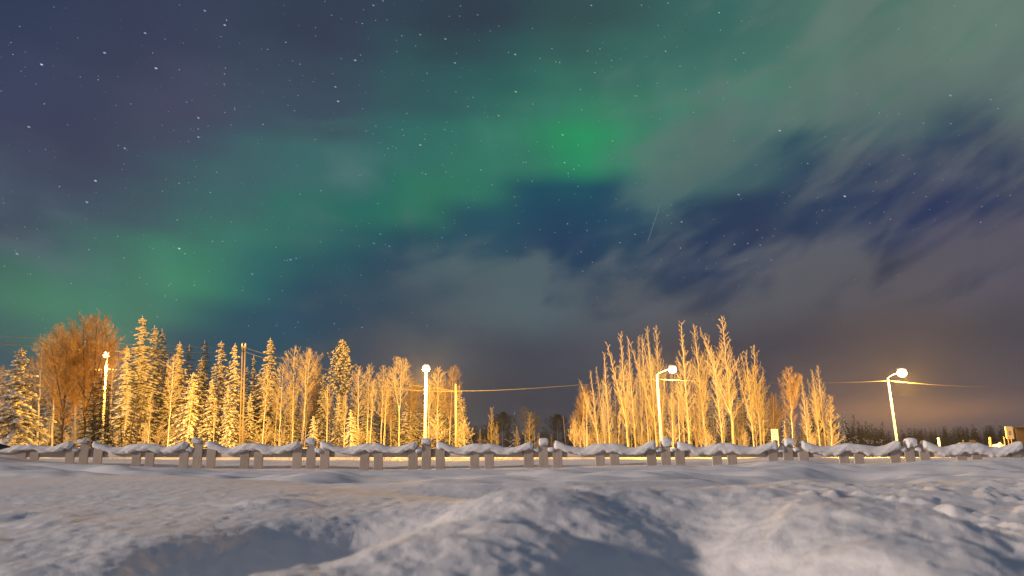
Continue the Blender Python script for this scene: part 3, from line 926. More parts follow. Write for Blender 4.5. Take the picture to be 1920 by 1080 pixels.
def spruce(seed, H=15.0, width=2.6, snow=.8, whorls=30, per=9, bottom=.04, droop=.55, gap=.0, taper=.78):
    """snow-laden spruce: boughs droop from the trunk, each a row of needle fans with snow lying on them"""
    R = random.Random(seed); rs = np.random.RandomState(seed)
    TR = [(0, 0, -.3, 0, 0, H * .5, H * .0085, H * .0055), (0, 0, H * .5, 0, 0, H * .97, H * .0055, .015)]
    SC_, SA, SB, SD = [], [], [], []
    NS = []   # needle sprays as thin triangles
    BRN = []
    for wv in range(whorls):
        t = bottom + (1 - bottom) * ((wv + R.random() * .6) / whorls) ** .93
        z = H * t
        if z > H * .985: z = H * .985
        env = width * ((1 - t) ** taper) * (.86 + .28 * R.random()) + .22
        if gap and R.random() < gap: env *= .7
        cnt = max(4, int(per * (.55 + .6 * (1 - t))))
        z00 = z
        for c in range(cnt):
            z = min(H * .975, z00 + R.uniform(-.75, .75) * H / whorls)
            a = (c + R.random() * .8) * 2 * math.pi / cnt + wv * 1.1
            L = env * R.uniform(.45, 1.18)
            dr = droop * R.uniform(.6, 1.3) * (1.15 - t * .9)
            m_ = max(2, int(L / .34))
            prev = np.array([0, 0, z + .12 * L])
            rad_ = np.array([math.cos(a), math.sin(a), 0.])
            tan_ = np.array([-math.sin(a), math.cos(a), 0.])
            for k in range(1, m_ + 1):
                s = k / m_
                zz = z + .12 * L - dr * L * (s ** 1.35) * .95 + .06 * L * max(0, s - .75)
                p = rad_ * (L * s) + np.array([0, 0, zz]) + tan_ * R.uniform(-.04, .04) * L
                dv = p - prev; ln = np.linalg.norm(dv) + 1e-6; du = dv / ln
                BRN.append((*prev, *p, .022, .014))
                wfan = (.26 * (1 - abs(s - .5)) + .13) * (.7 + .6 * R.random()) * min(1.0, .5 + L * .3)
                # needles
                for q in range(7):
                    sgn = -1 if q % 2 else 1
                    o_ = prev + dv * R.random()
                    tip = o_ + tan_ * sgn * wfan * R.uniform(.7, 1.5) + du * R.uniform(.05, .22) + np.array([0, 0, -R.uniform(.03, .20)])
                    wv_ = du * .035
                    NS.append((*(o_ - wv_), *(o_ + wv_), *tip))
                if R.random() < snow:
                    c0 = (prev + p) / 2 + np.array([0, 0, .045])
                    SC_.append(c0 + rs.uniform(-.03, .03, 3))
                    SA.append(du * ln * R.uniform(.55, .78)); SB.append(tan_ * wfan * R.uniform(.62, 1.0)); SD.append(np.array([0, 0, R.uniform(.055, .115)]) + rad_ * .02)
                    if R.random() < .55:
                        sg = R.choice((-1, 1))
                        SC_.append(c0 + tan_ * sg * wfan * .9 + np.array([0, 0, -.07]))
                        SA.append((du * .6 + tan_ * sg * .6 + np.array([0, 0, -.35])) * .17); SB.append(np.cross(du, [0, 0, 1]) * .075 + du * .02); SD.append(np.array([0, 0, .05]))
                prev = p
    # leader
    for k in range(5):
        zz = H * (.955 + .012 * k)
        SC_.append(np.array([R.uniform(-.03, .03), R.uniform(-.03, .03), zz])); SA.append(np.array([.09 - .012 * k, 0, 0])); SB.append(np.array([0, .09 - .012 * k, 0])); SD.append(np.array([0, 0, .12]))
    return TR, BRN, np.array(NS), (np.array(SC_), np.array(SA), np.array(SB), np.array(SD))


def needle_mesh(name, BRN, NS, matl):
    """boughs (quads as two triangles) and needle sprays joined"""
    V1, F1 = tubes(BRN, 3)
    F1 = np.concatenate([F1[:, [0, 1, 2]], F1[:, [0, 2, 3]]])
    V2 = NS.reshape(-1, 3); F2 = np.arange(len(V2)).reshape(-1, 3)
    V, Fc = join([(V1, F1), (V2, F2)])
    return mesh_np(name, V, Fc, matl, smooth=False)


def pine(seed, H=13.0, width=2.1):
    """old pine: bare stem below, rounded head of upswept needle tufts dusted with snow"""
    R = random.Random(seed)
    TR = [(0, 0, -.3, 0, 0, H * .5, .15, .11), (0, 0, H * .5, 0, 0, H * .97, .11, .02)]
    BRN, NS, SC_, SA, SB, SD = [], [], [], [], [], []
    for b in range(95):
        t = .46 + .53 * (b / 95.0); z = H * t
        tt_ = (t - .46) / .54
        L = width * (.45 + .75 * math.sin(min(1, tt_ * .9 + .18) * math.pi)) * R.uniform(.6, 1.1) * (1 - tt_ ** 3 * .6)
        a = b * 2.4 + R.uniform(-.4, .4)
        prev = np.array([0, 0, z]); dv = unit([math.cos(a), math.sin(a), .25])
        m_ = 5
        for k in range(m_):
            dv = unit(dv + np.array([R.uniform(-.15, .15), R.uniform(-.15, .15), .22])); p = prev + dv * L / m_
            BRN.append((*prev, *p, .03, .02))
            if k >= 1:
                for q in range(3):
                    c = p + np.array([R.uniform(-.2, .2), R.uniform(-.2, .2), R.uniform(-.1, .15)])
                    for w in range(11):
                        tip = c + unit([R.gauss(0, 1), R.gauss(0, 1), R.gauss(.7, .8)]) * R.uniform(.16, .32)
                        s_ = unit(np.cross(tip - c, [R.random(), R.random(), R.random()])) * .02
                        NS.append((*(c - s_), *(c + s_), *tip))
                    if R.random() < .75:
                        SC_.append(c + np.array([0, 0, .05])); SA.append(np.array([R.uniform(.07, .16), 0, .03])); SB.append(np.array([0, R.uniform(.07, .16), 0])); SD.append(np.array([0, .02, R.uniform(.05, .12)]))
            prev = p
    return TR, BRN, np.array(NS), (np.array(SC_), np.array(SA), np.array(SB), np.array(SD))


PROTO = {}


def reg_bare(key, tm, bm_, **kw):
    TR, BR = bare_tree(**kw)
    V, Fc = tubes(TR, 7); t = mesh_np('trunk', V, Fc, tm)
    V, Fc = tubes(BR, 3); b = mesh_np('branches', V, Fc, bm_, smooth=False)
    PROTO[key] = (kw.get('H', 14.0), [('trunk', t), ('branches', b)])


def reg_conifer(key, gen, nm, sm, tm=BARK_DARK, snow_on=True):
    TR, BRN, NS, (c, a, b, d_) = gen
    V, Fc = tubes(TR, 8); t = mesh_np('trunk', V, Fc, tm)
    nd = needle_mesh('boughs', BRN, NS, nm)
    parts = [('trunk', t), ('boughs', nd)]
    if snow_on:
        V, Fc = blobs(c, a, b, d_, 5); parts.append(('snow_load', mesh_np('snow_load', V, Fc, sm)))
    PROTO[key] = (max(r[5] for r in TR) / .97, parts)


for s in range(3):
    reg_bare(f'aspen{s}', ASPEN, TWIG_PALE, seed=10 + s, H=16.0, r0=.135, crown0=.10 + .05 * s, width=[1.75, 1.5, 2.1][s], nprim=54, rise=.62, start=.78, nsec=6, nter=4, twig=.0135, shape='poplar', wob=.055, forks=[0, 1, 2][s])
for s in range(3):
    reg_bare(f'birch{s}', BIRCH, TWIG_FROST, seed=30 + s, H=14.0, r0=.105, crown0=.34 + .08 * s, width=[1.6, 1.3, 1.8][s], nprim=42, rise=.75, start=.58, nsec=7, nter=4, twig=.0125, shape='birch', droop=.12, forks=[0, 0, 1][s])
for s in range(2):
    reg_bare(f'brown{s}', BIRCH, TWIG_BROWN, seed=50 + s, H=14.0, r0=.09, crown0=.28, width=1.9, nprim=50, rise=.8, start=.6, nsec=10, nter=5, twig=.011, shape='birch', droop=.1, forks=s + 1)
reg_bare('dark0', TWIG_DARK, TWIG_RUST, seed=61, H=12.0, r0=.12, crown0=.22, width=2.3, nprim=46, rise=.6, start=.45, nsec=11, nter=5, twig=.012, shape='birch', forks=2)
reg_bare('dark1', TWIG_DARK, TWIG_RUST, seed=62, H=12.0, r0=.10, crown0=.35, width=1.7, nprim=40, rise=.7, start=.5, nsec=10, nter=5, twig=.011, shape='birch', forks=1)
reg_bare('shrub0', TWIG_FROST, TWIG_PALE, seed=71, H=4.0, r0=.04, crown0=.03, width=1.5, nprim=16, rise=.8, start=.6, nsec=5, nter=3, twig=.013, shape='cone', forks=2)
reg_bare('young0', ASPEN, TWIG_PALE, seed=81, H=7.0, r0=.075, crown0=.06, width=1.35, nprim=40, rise=.9, start=.55, nsec=8, nter=4, twig=.013, shape='cone', forks=0)
reg_conifer('spruce0', spruce(101, 15, 2.5, .85, 32, 12), NEEDLE, TSNOW)
reg_conifer('spruce1', spruce(102, 14, 1.9, .80, 32, 11, droop=.7), NEEDLE, TSNOW)
reg_conifer('spruce2', spruce(103, 13, 2.3, .72, 28, 11, gap=.3, droop=.5), NEEDLE, TSNOW)
reg_conifer('spruce3', spruce(104, 9, 2.3, .95, 20, 10, droop=.6, taper=.8), NEEDLE, TSNOW)
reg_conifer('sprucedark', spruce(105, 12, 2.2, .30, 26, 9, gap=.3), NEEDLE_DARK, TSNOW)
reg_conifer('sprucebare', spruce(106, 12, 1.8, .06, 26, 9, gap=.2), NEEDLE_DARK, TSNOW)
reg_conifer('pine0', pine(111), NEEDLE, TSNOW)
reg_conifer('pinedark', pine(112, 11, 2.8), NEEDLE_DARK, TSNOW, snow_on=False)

reg_bare('stem0', TWIG_DARK, TWIG_DARK, seed=63, H=12.0, r0=.11, crown0=.15, width=1.5, nprim=26, rise=.5, start=.4, nsec=5, nter=3, twig=.014, shape='cone')
NAMES = {'stem': 'bare_tree', 'aspen': 'bare_aspen', 'birch': 'bare_birch', 'brown': 'bare_birch', 'dark': 'bare_tree', 'shrub': 'bare_shrub', 'young': 'young_birch', 'spruce': 'snowy_spruce', 'sprucedark': 'dark_spruce', 'sprucebare': 'dark_spruce', 'pine': 'snowy_pine', 'pinedark': 'dark_pine'}


def tree(key, base, top, D, label, wid=1.0, rot=None, group=None):
    H, parts = PROTO[key]
    b = at(base, 840, D)
    b.z = float(height(np.array(b.x), np.array(D))) if D < 390 else 0.3
    t = at(top[0], top[1], D)
    h = t - b
    s = h.length / H
    zax = h.normalized()
    ang = rot if rot is not None else (hash((base, D)) % 628) / 100.0
    q = Vector((0, 0, 1)).rotation_difference(zax) @ Matrix.Rotation(ang, 3, 'Z').to_quaternion()
    k = key.rstrip('0123456789')
    r = empty(NAMES[k], b, label, 'shrub' if k == 'shrub' else 'tree', group)
    r.rotation_mode = 'QUATERNION'; r.rotation_quaternion = q
    r.scale = (s * wid, s * wid, s)
    for n_, me in parts:
        o_ = link(n_, me, r)
        if n_ != 'trunk': o_['kind'] = 'stuff'
    return r


FL = 'trees of the left forest'
FR = 'tall bare trees behind the second lamp'
FG = 'trees far off in the gap'
FD = 'dark spruces on the right skyline'
TREES = [
 # ---- left edge
 ('spruce3', 26, (40, 654), 50, 'broad snow-laden spruce at the far left edge of the picture', 1.25, FL),
 ('brown0', 2, (2, 690), 78, 'reddish bare birch cut by the left edge, behind the broad spruce', .8, FL),
 ('birch1', 70, (79, 640), 80, 'slim pinkish birch just right of the broad left edge spruce', 1.2, FL),
 ('brown1', 97, (111, 614), 80, 'pinkish brown birch between the slim birch and the dark-trunked tree', 1.1, FL),
 ('brown0', 52, (60, 672), 82, 'low pinkish birch crown showing above the shoulder of the left edge spruce', 1.2, FL),
 ('dark0', 118, (127, 628), 52, 'dark-trunked tree with an orange twiggy crown, left of the far left lamp', .85, FL),
 ('dark0', 163, (156, 602), 53, 'tallest of the dark twiggy trees, left neighbour of the far left lamp', .85, FL),
 ('dark1', 178, (186, 598), 54, 'dark tree whose orange crown reaches just above the far left lamp', 1.1, FL),
 ('sprucebare', 205, (204, 712), 49, 'low dark spruce hiding the foot of the far left lamp', 1.15, FL),
 ('sprucebare', 176, (177, 716), 49, 'low dark spruce left of the one at the lamp foot', 1.5, FL),
 ('sprucebare', 192, (190, 698), 48, 'taller dark spruce screening the lower pole of the far left lamp', 1.2, FL),
 ('sprucebare', 232, (226, 775), 52, 'smallest dark spruce, right of the far left lamp', 1.5, FL),
 ('stem0', 240, (271, 668), 60, 'leaning dark trunk in front of the tallest spruce, left of a pair', .7, FL),
 ('stem0', 252, (281, 690), 60.5, 'leaning dark trunk in front of the tallest spruce, right of a pair', .6, FL),
 ('birch1', 140, (146, 650), 84, 'frosted birch behind the dark-trunked tree', 1.5, FL),
 ('birch0', 205, (214, 668), 80, 'bare birch behind the far left lamp', 1.4, FL),
 ('spruce2', 152, (158, 700), 86, 'snowy spruce buried behind the dark twiggy trees', 1.3, FL),
 ('spruce0', 92, (98, 716), 88, 'snowy spruce behind the slim pinkish birch', 1.2, FL),
 # ---- tall spruces
 ('spruce0', 263, (267, 594), 82, 'tallest snow-laden spruce, right of the far left lamp', 1.12, FL),
 ('spruce1', 232, (238, 650), 79, 'snowy spruce between the far left lamp and the tallest spruce', 1.2, FL),
 ('spruce1', 288, (290, 612), 86, 'snowy spruce tucked against the right side of the tallest spruce', 1.1, FL),
 ('sprucedark', 305, (304, 618), 90, 'darker spruce top right of the tallest spruce', .95, FL),
 ('birch1', 277, (285, 735), 75, 'thin pale birch trunk in front of the tallest spruce', .7, FL),
 ('birch1', 231, (242, 725), 75, 'thin pale birch trunk right of the far left lamp', .7, FL),
 ('spruce1', 328, (337, 642), 84, 'slender snowy spruce with a bright birch trunk before it', 1.15, FL),
 ('birch0', 314, (327, 668), 74, 'brightly lit birch trunk with fine branches, before the slender spruce', .8, FL),
 ('sprucebare', 354, (355, 648), 96, 'dark spruce top behind, left of the reddish top', .9, FL),
 ('sprucedark', 384, (384, 640), 97, 'reddish dark spruce top behind the snowy row', .9, FL),
 ('spruce3', 352, (362, 700), 77, 'short bright snowy spruce between the slender and the bushy one', 1.0, FL),
 ('birch1', 350, (361, 720), 74, 'pale birch stem before the short bright spruce', .7, FL),
 ('spruce2', 372, (378, 672), 85, 'ragged snowy spruce behind the short bright one', 1.1, FL),
 ('spruce0', 408, (415, 640), 83, 'bushy snow-laden spruce left of the twin utility pole', 1.05, FL),
 ('spruce2', 395, (398, 712), 77, 'low snowy spruce at the foot of the bushy one', 1.2, FL),
 ('birch1', 400, (404, 745), 74, 'pale birch stem at the foot of the bushy spruce', .7, FL),
 ('spruce1', 436, (441, 645), 81, 'slim snowy spruce just left of the twin utility pole', 1.0, FL),
 ('spruce2', 430, (428, 722), 76, 'low snowy spruce in front of the slim one by the twin pole', 1.0, FL),
 ('sprucedark', 474, (476, 667), 88, 'half-dark snowy spruce just right of the twin utility pole', .9, FL),
 ('spruce2', 468, (470, 738), 78, 'low spruce right at the foot of the twin pole', 1.1, FL),
 ('spruce1', 500, (507, 635), 84, 'pointed snowy spruce standing clear, second right of the twin pole', 1.25, FL),
 ('birch1', 492, (501, 690), 75, 'bright slender birch in front of the pointed spruce', .8, FL),
 ('birch0', 523, (530, 684), 77, 'young birch right of the pointed spruce', .9, FL),
 ('birch0', 548, (553, 652), 78, 'tall white-stemmed birch with a pinkish crown, left of two', .95, FL),
 ('birch2', 567, (579, 660), 78, 'tall white-stemmed birch with a pinkish crown, right of two', 1.0, FL),
 ('brown0', 590, (593, 682), 86, 'brown birch crown left of the round-headed pine', .8, FL),
 ('spruce2', 543, (545, 716), 84, 'snowy spruce hidden behind the two white-stemmed birches', 1.1, FL),
 ('spruce0', 604, (607, 703), 84, 'snowy spruce left of and below the round-headed pine', .95, FL),
 ('spruce3', 586, (587, 780), 76, 'little spruce under a thick white cushion of snow', .9, FL),
 ('pine0', 632, (641, 641), 82, 'round-headed pine rising above its neighbours', 1.0, FL),
 ('birch1', 612, (616, 720), 75, 'white birch stem below and left of the pine', .8, FL),
 ('spruce1', 634, (636, 738), 80, 'snowy spruce beneath the round-headed pine', 1.3, FL),
 ('birch1', 645, (647, 740), 75, 'white birch stem right below the pine', .7, FL),
 ('spruce3', 659, (657, 768), 76, 'low bright snowy spruce right of the pine', 1.0, FL),
 ('birch0', 671, (673, 688), 77, 'bright thick-stemmed birch, first right of the pine', .9, FL),
 ('birch1', 687, (694, 684), 78, 'leaning birch with a reddish crown, second right of the pine', .9, FL),
 ('birch1', 693, (702, 712), 76, 'crooked white birch stem beside the leaning birch', .8, FL),
 ('spruce2', 690, (688, 730), 84, 'snowy spruce behind the leaning birch', 1.2, FL),
 ('birch0', 714, (719, 688), 78, 'straight birch, left one of a close pair left of the straight lamp', .9, FL),
 ('birch1', 719, (726, 708), 77, 'straight birch, right one of a close pair left of the straight lamp', .8, FL),
 ('brown0', 733, (733, 728), 80, 'thin brown birch between the close pair and the tall birch', .8, FL),
 ('spruce2', 738, (740, 745), 86, 'snowy spruce behind the thin brown birch', 1.2, FL),
 ('birch2', 748, (751, 675), 77, 'tallest white birch left of the straight lamp', 1.0, FL),
 ('brown1', 768, (772, 712), 84, 'brown twiggy birch just left of the straight lamp', 1.0, FL),
 ('spruce2', 776, (777, 738), 86, 'spruce in shadow behind the straight lamp', 1.1, FL),
 ('birch1', 804, (803, 712), 76, 'thin birch stem directly right of the straight lamp', .8, FL),
 ('birch0', 819, (822, 690), 78, 'bare birch between the straight lamp and the slim pole', 1.0, FL),
 ('spruce2', 832, (832, 726), 86, 'brown-lit spruce between the straight lamp and the slim pole', 1.3, FL),
 ('brown0', 842, (850, 690), 80, 'bare birch just left of the slim pole', .9, FL),
 ('spruce0', 862, (861, 722), 84, 'last spruce of the left forest, behind the slim pole', .95, FL),
 ('brown1', 812, (812, 718), 88, 'brown crown behind the straight lamp pole', 1.3, FL),
 # ---- right wood
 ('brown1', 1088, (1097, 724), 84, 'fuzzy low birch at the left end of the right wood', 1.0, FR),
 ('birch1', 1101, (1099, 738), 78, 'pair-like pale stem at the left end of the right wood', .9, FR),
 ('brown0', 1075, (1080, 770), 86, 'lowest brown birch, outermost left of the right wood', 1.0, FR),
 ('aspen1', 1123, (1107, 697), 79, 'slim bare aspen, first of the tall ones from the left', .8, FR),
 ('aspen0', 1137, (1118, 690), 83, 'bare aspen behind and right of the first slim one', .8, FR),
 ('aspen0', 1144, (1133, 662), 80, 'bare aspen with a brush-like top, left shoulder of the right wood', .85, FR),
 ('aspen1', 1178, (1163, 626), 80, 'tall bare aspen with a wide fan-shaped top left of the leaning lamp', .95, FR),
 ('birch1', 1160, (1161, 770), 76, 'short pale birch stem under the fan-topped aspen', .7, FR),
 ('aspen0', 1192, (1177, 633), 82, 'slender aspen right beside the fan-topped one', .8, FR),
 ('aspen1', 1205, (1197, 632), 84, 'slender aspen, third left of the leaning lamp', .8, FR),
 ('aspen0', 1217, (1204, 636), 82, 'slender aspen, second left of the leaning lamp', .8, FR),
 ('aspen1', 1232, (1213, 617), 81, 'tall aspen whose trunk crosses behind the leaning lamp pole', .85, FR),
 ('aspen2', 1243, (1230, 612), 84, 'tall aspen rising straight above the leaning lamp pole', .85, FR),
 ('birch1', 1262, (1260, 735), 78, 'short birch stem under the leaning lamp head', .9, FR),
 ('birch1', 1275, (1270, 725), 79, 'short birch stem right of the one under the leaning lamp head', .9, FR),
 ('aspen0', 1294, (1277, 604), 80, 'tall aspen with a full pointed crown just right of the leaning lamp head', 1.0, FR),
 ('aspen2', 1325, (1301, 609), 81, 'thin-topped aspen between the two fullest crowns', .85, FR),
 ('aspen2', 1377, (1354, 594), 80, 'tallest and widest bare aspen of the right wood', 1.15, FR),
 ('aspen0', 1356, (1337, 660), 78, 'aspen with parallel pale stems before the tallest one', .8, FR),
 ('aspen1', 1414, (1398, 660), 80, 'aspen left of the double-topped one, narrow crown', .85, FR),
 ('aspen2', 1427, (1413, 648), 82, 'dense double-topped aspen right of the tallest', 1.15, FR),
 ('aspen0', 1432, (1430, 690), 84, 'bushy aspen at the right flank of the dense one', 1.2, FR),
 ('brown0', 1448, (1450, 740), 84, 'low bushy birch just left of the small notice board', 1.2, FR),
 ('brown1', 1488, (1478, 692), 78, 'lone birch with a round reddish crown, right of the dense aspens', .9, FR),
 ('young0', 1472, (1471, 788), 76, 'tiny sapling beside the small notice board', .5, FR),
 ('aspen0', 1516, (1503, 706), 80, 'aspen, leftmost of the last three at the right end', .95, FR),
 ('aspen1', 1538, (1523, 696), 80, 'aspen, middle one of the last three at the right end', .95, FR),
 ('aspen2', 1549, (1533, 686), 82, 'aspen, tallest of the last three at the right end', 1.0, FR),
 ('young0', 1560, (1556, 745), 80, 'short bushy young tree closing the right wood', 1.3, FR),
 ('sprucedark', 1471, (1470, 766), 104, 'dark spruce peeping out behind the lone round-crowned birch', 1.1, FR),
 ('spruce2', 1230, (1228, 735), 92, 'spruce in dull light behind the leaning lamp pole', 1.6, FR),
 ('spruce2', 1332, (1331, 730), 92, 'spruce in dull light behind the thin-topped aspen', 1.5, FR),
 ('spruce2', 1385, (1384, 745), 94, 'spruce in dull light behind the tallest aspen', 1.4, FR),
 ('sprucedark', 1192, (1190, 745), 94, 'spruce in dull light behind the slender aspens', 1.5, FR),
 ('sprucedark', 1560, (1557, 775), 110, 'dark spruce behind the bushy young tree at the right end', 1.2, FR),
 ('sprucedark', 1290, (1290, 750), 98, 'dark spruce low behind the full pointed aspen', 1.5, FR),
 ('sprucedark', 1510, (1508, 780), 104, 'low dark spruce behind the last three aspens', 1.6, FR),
 # ---- gap
 ('young0', 921, (922, 766), 86, 'small golden birch with a feathery top in the gap between the woods', 1.0, FG),
 ('young0', 930, (932, 792), 86, 'smaller golden birch right beside the feathery one', 1.0, FG),
 ('young0', 900, (900, 805), 90, 'thin Y-shaped sapling at the left side of the gap', .8, FG),
 ('young0', 970, (969, 801), 88, 'golden bush-like birch in the middle of the gap', 1.0, FG),
 ('young0', 993, (993, 775), 88, 'widest golden young birch, just left of the fence peak in the gap', 1.5, FG),
 ('young0', 1009, (1010, 812), 88, 'low golden sapling right of the widest young birch', 1.1, FG),
 ('young0', 1033, (1034, 815), 92, 'tiny golden sapling before the big dark pine', 1.0, FG),
 ('sprucebare', 893, (893, 794), 190, 'dark spruce at the left end of the gap', 1.3, FG),
 ('sprucebare', 909, (909, 792), 200, 'dark spruce left behind the feathery golden birch', 1.3, FG),
 ('pinedark', 943, (943, 774), 180, 'round dark pine behind the golden birches', 1.6, FG),
 ('sprucedark', 965, (965, 771), 180, 'slim dark spruce with snow on its boughs in the gap', 1.0, FG),
 ('brown0', 985, (984, 764), 170, 'reddish brown far birch behind the widest golden one', 1.3, FG),
 ('brown1', 1003, (1002, 775), 175, 'brown far birch right behind the widest golden one', 1.3, FG),
 ('sprucebare', 1017, (1017, 797), 200, 'low dark spruce left of the big dark pine', 1.4, FG),
 ('pinedark', 1046, (1046, 778), 170, 'big dark pine behind the thin far pole', 1.8, FG),
 ('sprucebare', 1068, (1068, 790), 180, 'dark spruce touching the left end of the right wood', 1.5, FG),
 ('pinedark', 928, (928, 790), 195, 'dark low pine directly behind the feathery golden birch', 1.6, FG),
 ('sprucebare', 955, (955, 786), 200, 'dark spruce between the round pine and the slim spruce', 1.8, FG),
 # ---- right skyline
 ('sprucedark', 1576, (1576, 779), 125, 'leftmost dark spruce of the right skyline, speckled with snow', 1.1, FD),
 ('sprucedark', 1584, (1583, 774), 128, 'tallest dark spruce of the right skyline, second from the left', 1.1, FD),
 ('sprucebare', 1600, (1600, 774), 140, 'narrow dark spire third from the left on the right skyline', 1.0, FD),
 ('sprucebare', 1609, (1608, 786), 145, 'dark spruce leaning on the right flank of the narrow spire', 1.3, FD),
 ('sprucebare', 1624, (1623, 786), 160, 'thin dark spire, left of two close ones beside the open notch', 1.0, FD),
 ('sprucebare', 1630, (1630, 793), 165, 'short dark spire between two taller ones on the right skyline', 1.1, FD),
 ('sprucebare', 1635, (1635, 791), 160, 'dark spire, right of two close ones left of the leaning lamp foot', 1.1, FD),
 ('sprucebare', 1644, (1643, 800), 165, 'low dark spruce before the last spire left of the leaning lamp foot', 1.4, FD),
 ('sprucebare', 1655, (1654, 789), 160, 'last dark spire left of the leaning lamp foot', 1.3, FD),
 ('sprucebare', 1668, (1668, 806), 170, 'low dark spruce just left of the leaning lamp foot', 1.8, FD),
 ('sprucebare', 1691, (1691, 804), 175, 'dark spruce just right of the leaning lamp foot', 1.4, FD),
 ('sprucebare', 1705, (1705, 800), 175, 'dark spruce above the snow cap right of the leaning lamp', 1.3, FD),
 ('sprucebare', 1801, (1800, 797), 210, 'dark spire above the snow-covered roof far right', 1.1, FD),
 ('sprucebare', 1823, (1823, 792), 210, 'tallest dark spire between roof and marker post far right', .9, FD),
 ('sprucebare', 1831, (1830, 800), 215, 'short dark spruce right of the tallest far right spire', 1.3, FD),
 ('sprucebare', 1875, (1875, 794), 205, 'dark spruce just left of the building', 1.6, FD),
]
for i, (key, base_, top_, D_, lab, wd_, grp) in enumerate(TREES):
    tree(key, base_, top_, D_, lab, wd_, rot=(i * 2.399) % 6.283, group=grp)


def mass(name, items, label, cat=None, matl=None, kind='stuff', pr='shrub0', part=1):
    """many copies of one plant joined into one mesh"""
    H, parts = PROTO[pr]
    Vs, Fs, M_, off, mats_ = [], [], [], 0, []
    for pi_, (pn, me) in enumerate(parts):
        V = np.empty(len(me.vertices) * 3, np.float32); me.vertices.foreach_get('co', V); V = V.reshape(-1, 3)
        n = len(me.polygons[0].vertices); Fc = np.empty(len(me.polygons) * n, np.int32); me.polygons.foreach_get('vertices', Fc); Fc = Fc.reshape(-1, n)
        if n == 4: Fc = np.concatenate([Fc[:, [0, 1, 2]], Fc[:, [0, 2, 3]]])
        mats_.append(me.materials[0])
        for (x, y, z, h, w, a) in items:
            s = h / H; c, s2 = math.cos(a), math.sin(a)
            W = np.stack([(V[:, 0] * c - V[:, 1] * s2) * s * w + x, (V[:, 0] * s2 + V[:, 1] * c) * s * w + y, V[:, 2] * s + z], -1)
            Vs.append(W); Fs.append(Fc + off); M_.append(np.full(len(Fc), pi_)); off += len(W)
    o = link(name, mesh_np(name, np.concatenate(Vs), np.concatenate(Fs), mats_, smooth=False, mi=np.concatenate(M_)))
    return tag(o, label, cat, kind=kind)


# brush along the foot of both woods
R = random.Random(9)
its = []
for k in range(34):
    px = R.uniform(-20, 872); D = R.uniform(75.5, 84)
    p = at(px, 840, D); its.append((p.x, p.y, float(height(np.array(p.x), np.array(D))) - .1, R.uniform(1.6, 3.8), R.uniform(.8, 1.4), R.uniform(0, 6)))
mass('undergrowth', its, 'golden lit bare brush along the foot of the left forest', 'undergrowth')
its = []
for k in range(34):
    px = R.choice([R.uniform(1076, 1460), R.uniform(1085, 1340), R.uniform(1490, 1566)]); D = R.uniform(79, 88)
    p = at(px, 840, D); hh = R.uniform(1.6, 3.6) if px < 1400 else R.uniform(1.2, 2.6)
    its.append((p.x, p.y, float(height(np.array(p.x), np.array(D))) - .1, hh, R.uniform(.8, 1.5), R.uniform(0, 6)))
mass('undergrowth', its, 'golden lit bare brush beneath the tall bare trees on the right', 'undergrowth')
# far dark wood along the right skyline and the bottom of the gap
PROTO['far'] = None
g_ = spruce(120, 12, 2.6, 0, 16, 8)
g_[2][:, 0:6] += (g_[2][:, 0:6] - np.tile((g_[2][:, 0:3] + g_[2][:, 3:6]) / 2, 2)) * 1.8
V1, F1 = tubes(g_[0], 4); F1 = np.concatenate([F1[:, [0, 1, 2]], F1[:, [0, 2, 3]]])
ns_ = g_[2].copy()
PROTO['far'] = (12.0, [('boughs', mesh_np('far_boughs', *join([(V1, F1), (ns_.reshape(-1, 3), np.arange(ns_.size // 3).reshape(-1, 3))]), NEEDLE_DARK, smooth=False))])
its = []
for k in range(260):
    px = R.uniform(1560, 2150); D = R.uniform(190, 260)
    yt = np.interp(px, [1560, 1620, 1680, 1720, 1800, 1900, 2100], [788, 797, 806, 806, 801, 800, 798]) + R.uniform(-4, 8)
    p = at(px, 843, D); t = at(px, yt, D); its.append((p.x, p.y, .2, t.z - .2, R.uniform(.9, 1.6), R.uniform(0, 6)))
for k in range(60):
    px = R.uniform(860, 1110); D = R.uniform(205, 290)
    yt = R.uniform(796, 812)
    p = at(px, 843, D); t = at(px, yt, D); its.append((p.x, p.y, .2, t.z - .2, R.uniform(1.1, 1.9), R.uniform(0, 6)))
for k in range(70):
    px = R.uniform(-200, 880) if k % 2 else R.uniform(1080, 1560); D = R.uniform(110, 150)
    yt = R.uniform(745, 790)
    p = at(px, 843, D); t = at(px, yt, D); its.append((p.x, p.y, .2, t.z - .2, R.uniform(1.0, 1.6), R.uniform(0, 6)))
mass('far_woods', its, 'dark mass of far spruces along the horizon', 'woods', pr='far')
reg_conifer('fill', spruce(130, 12, 2.3, .6, 17, 8, gap=.2), NEEDLE, TSNOW)
its = []
for k in range(84):
    px = -30 + 905 * ((k % 42) + R.random()) / 42; D = R.uniform(83, 92) if k < 42 else R.uniform(92, 101)
    yt = np.interp(px, [0, 90, 200, 300, 420, 520, 600, 700, 800, 880], [720, 690, 660, 668, 690, 700, 712, 725, 735, 752]) + R.uniform(-12, 30) + (30 if k < 42 else 0)
    p = at(px, 841, D); t = at(px, yt, D); its.append((p.x, p.y, .5, t.z - .5, R.uniform(1.1, 1.5), R.uniform(0, 6)))
mass('forest_depth', its, 'snowy spruces crowded in the depth of the left forest', 'woods', pr='fill')
its = []
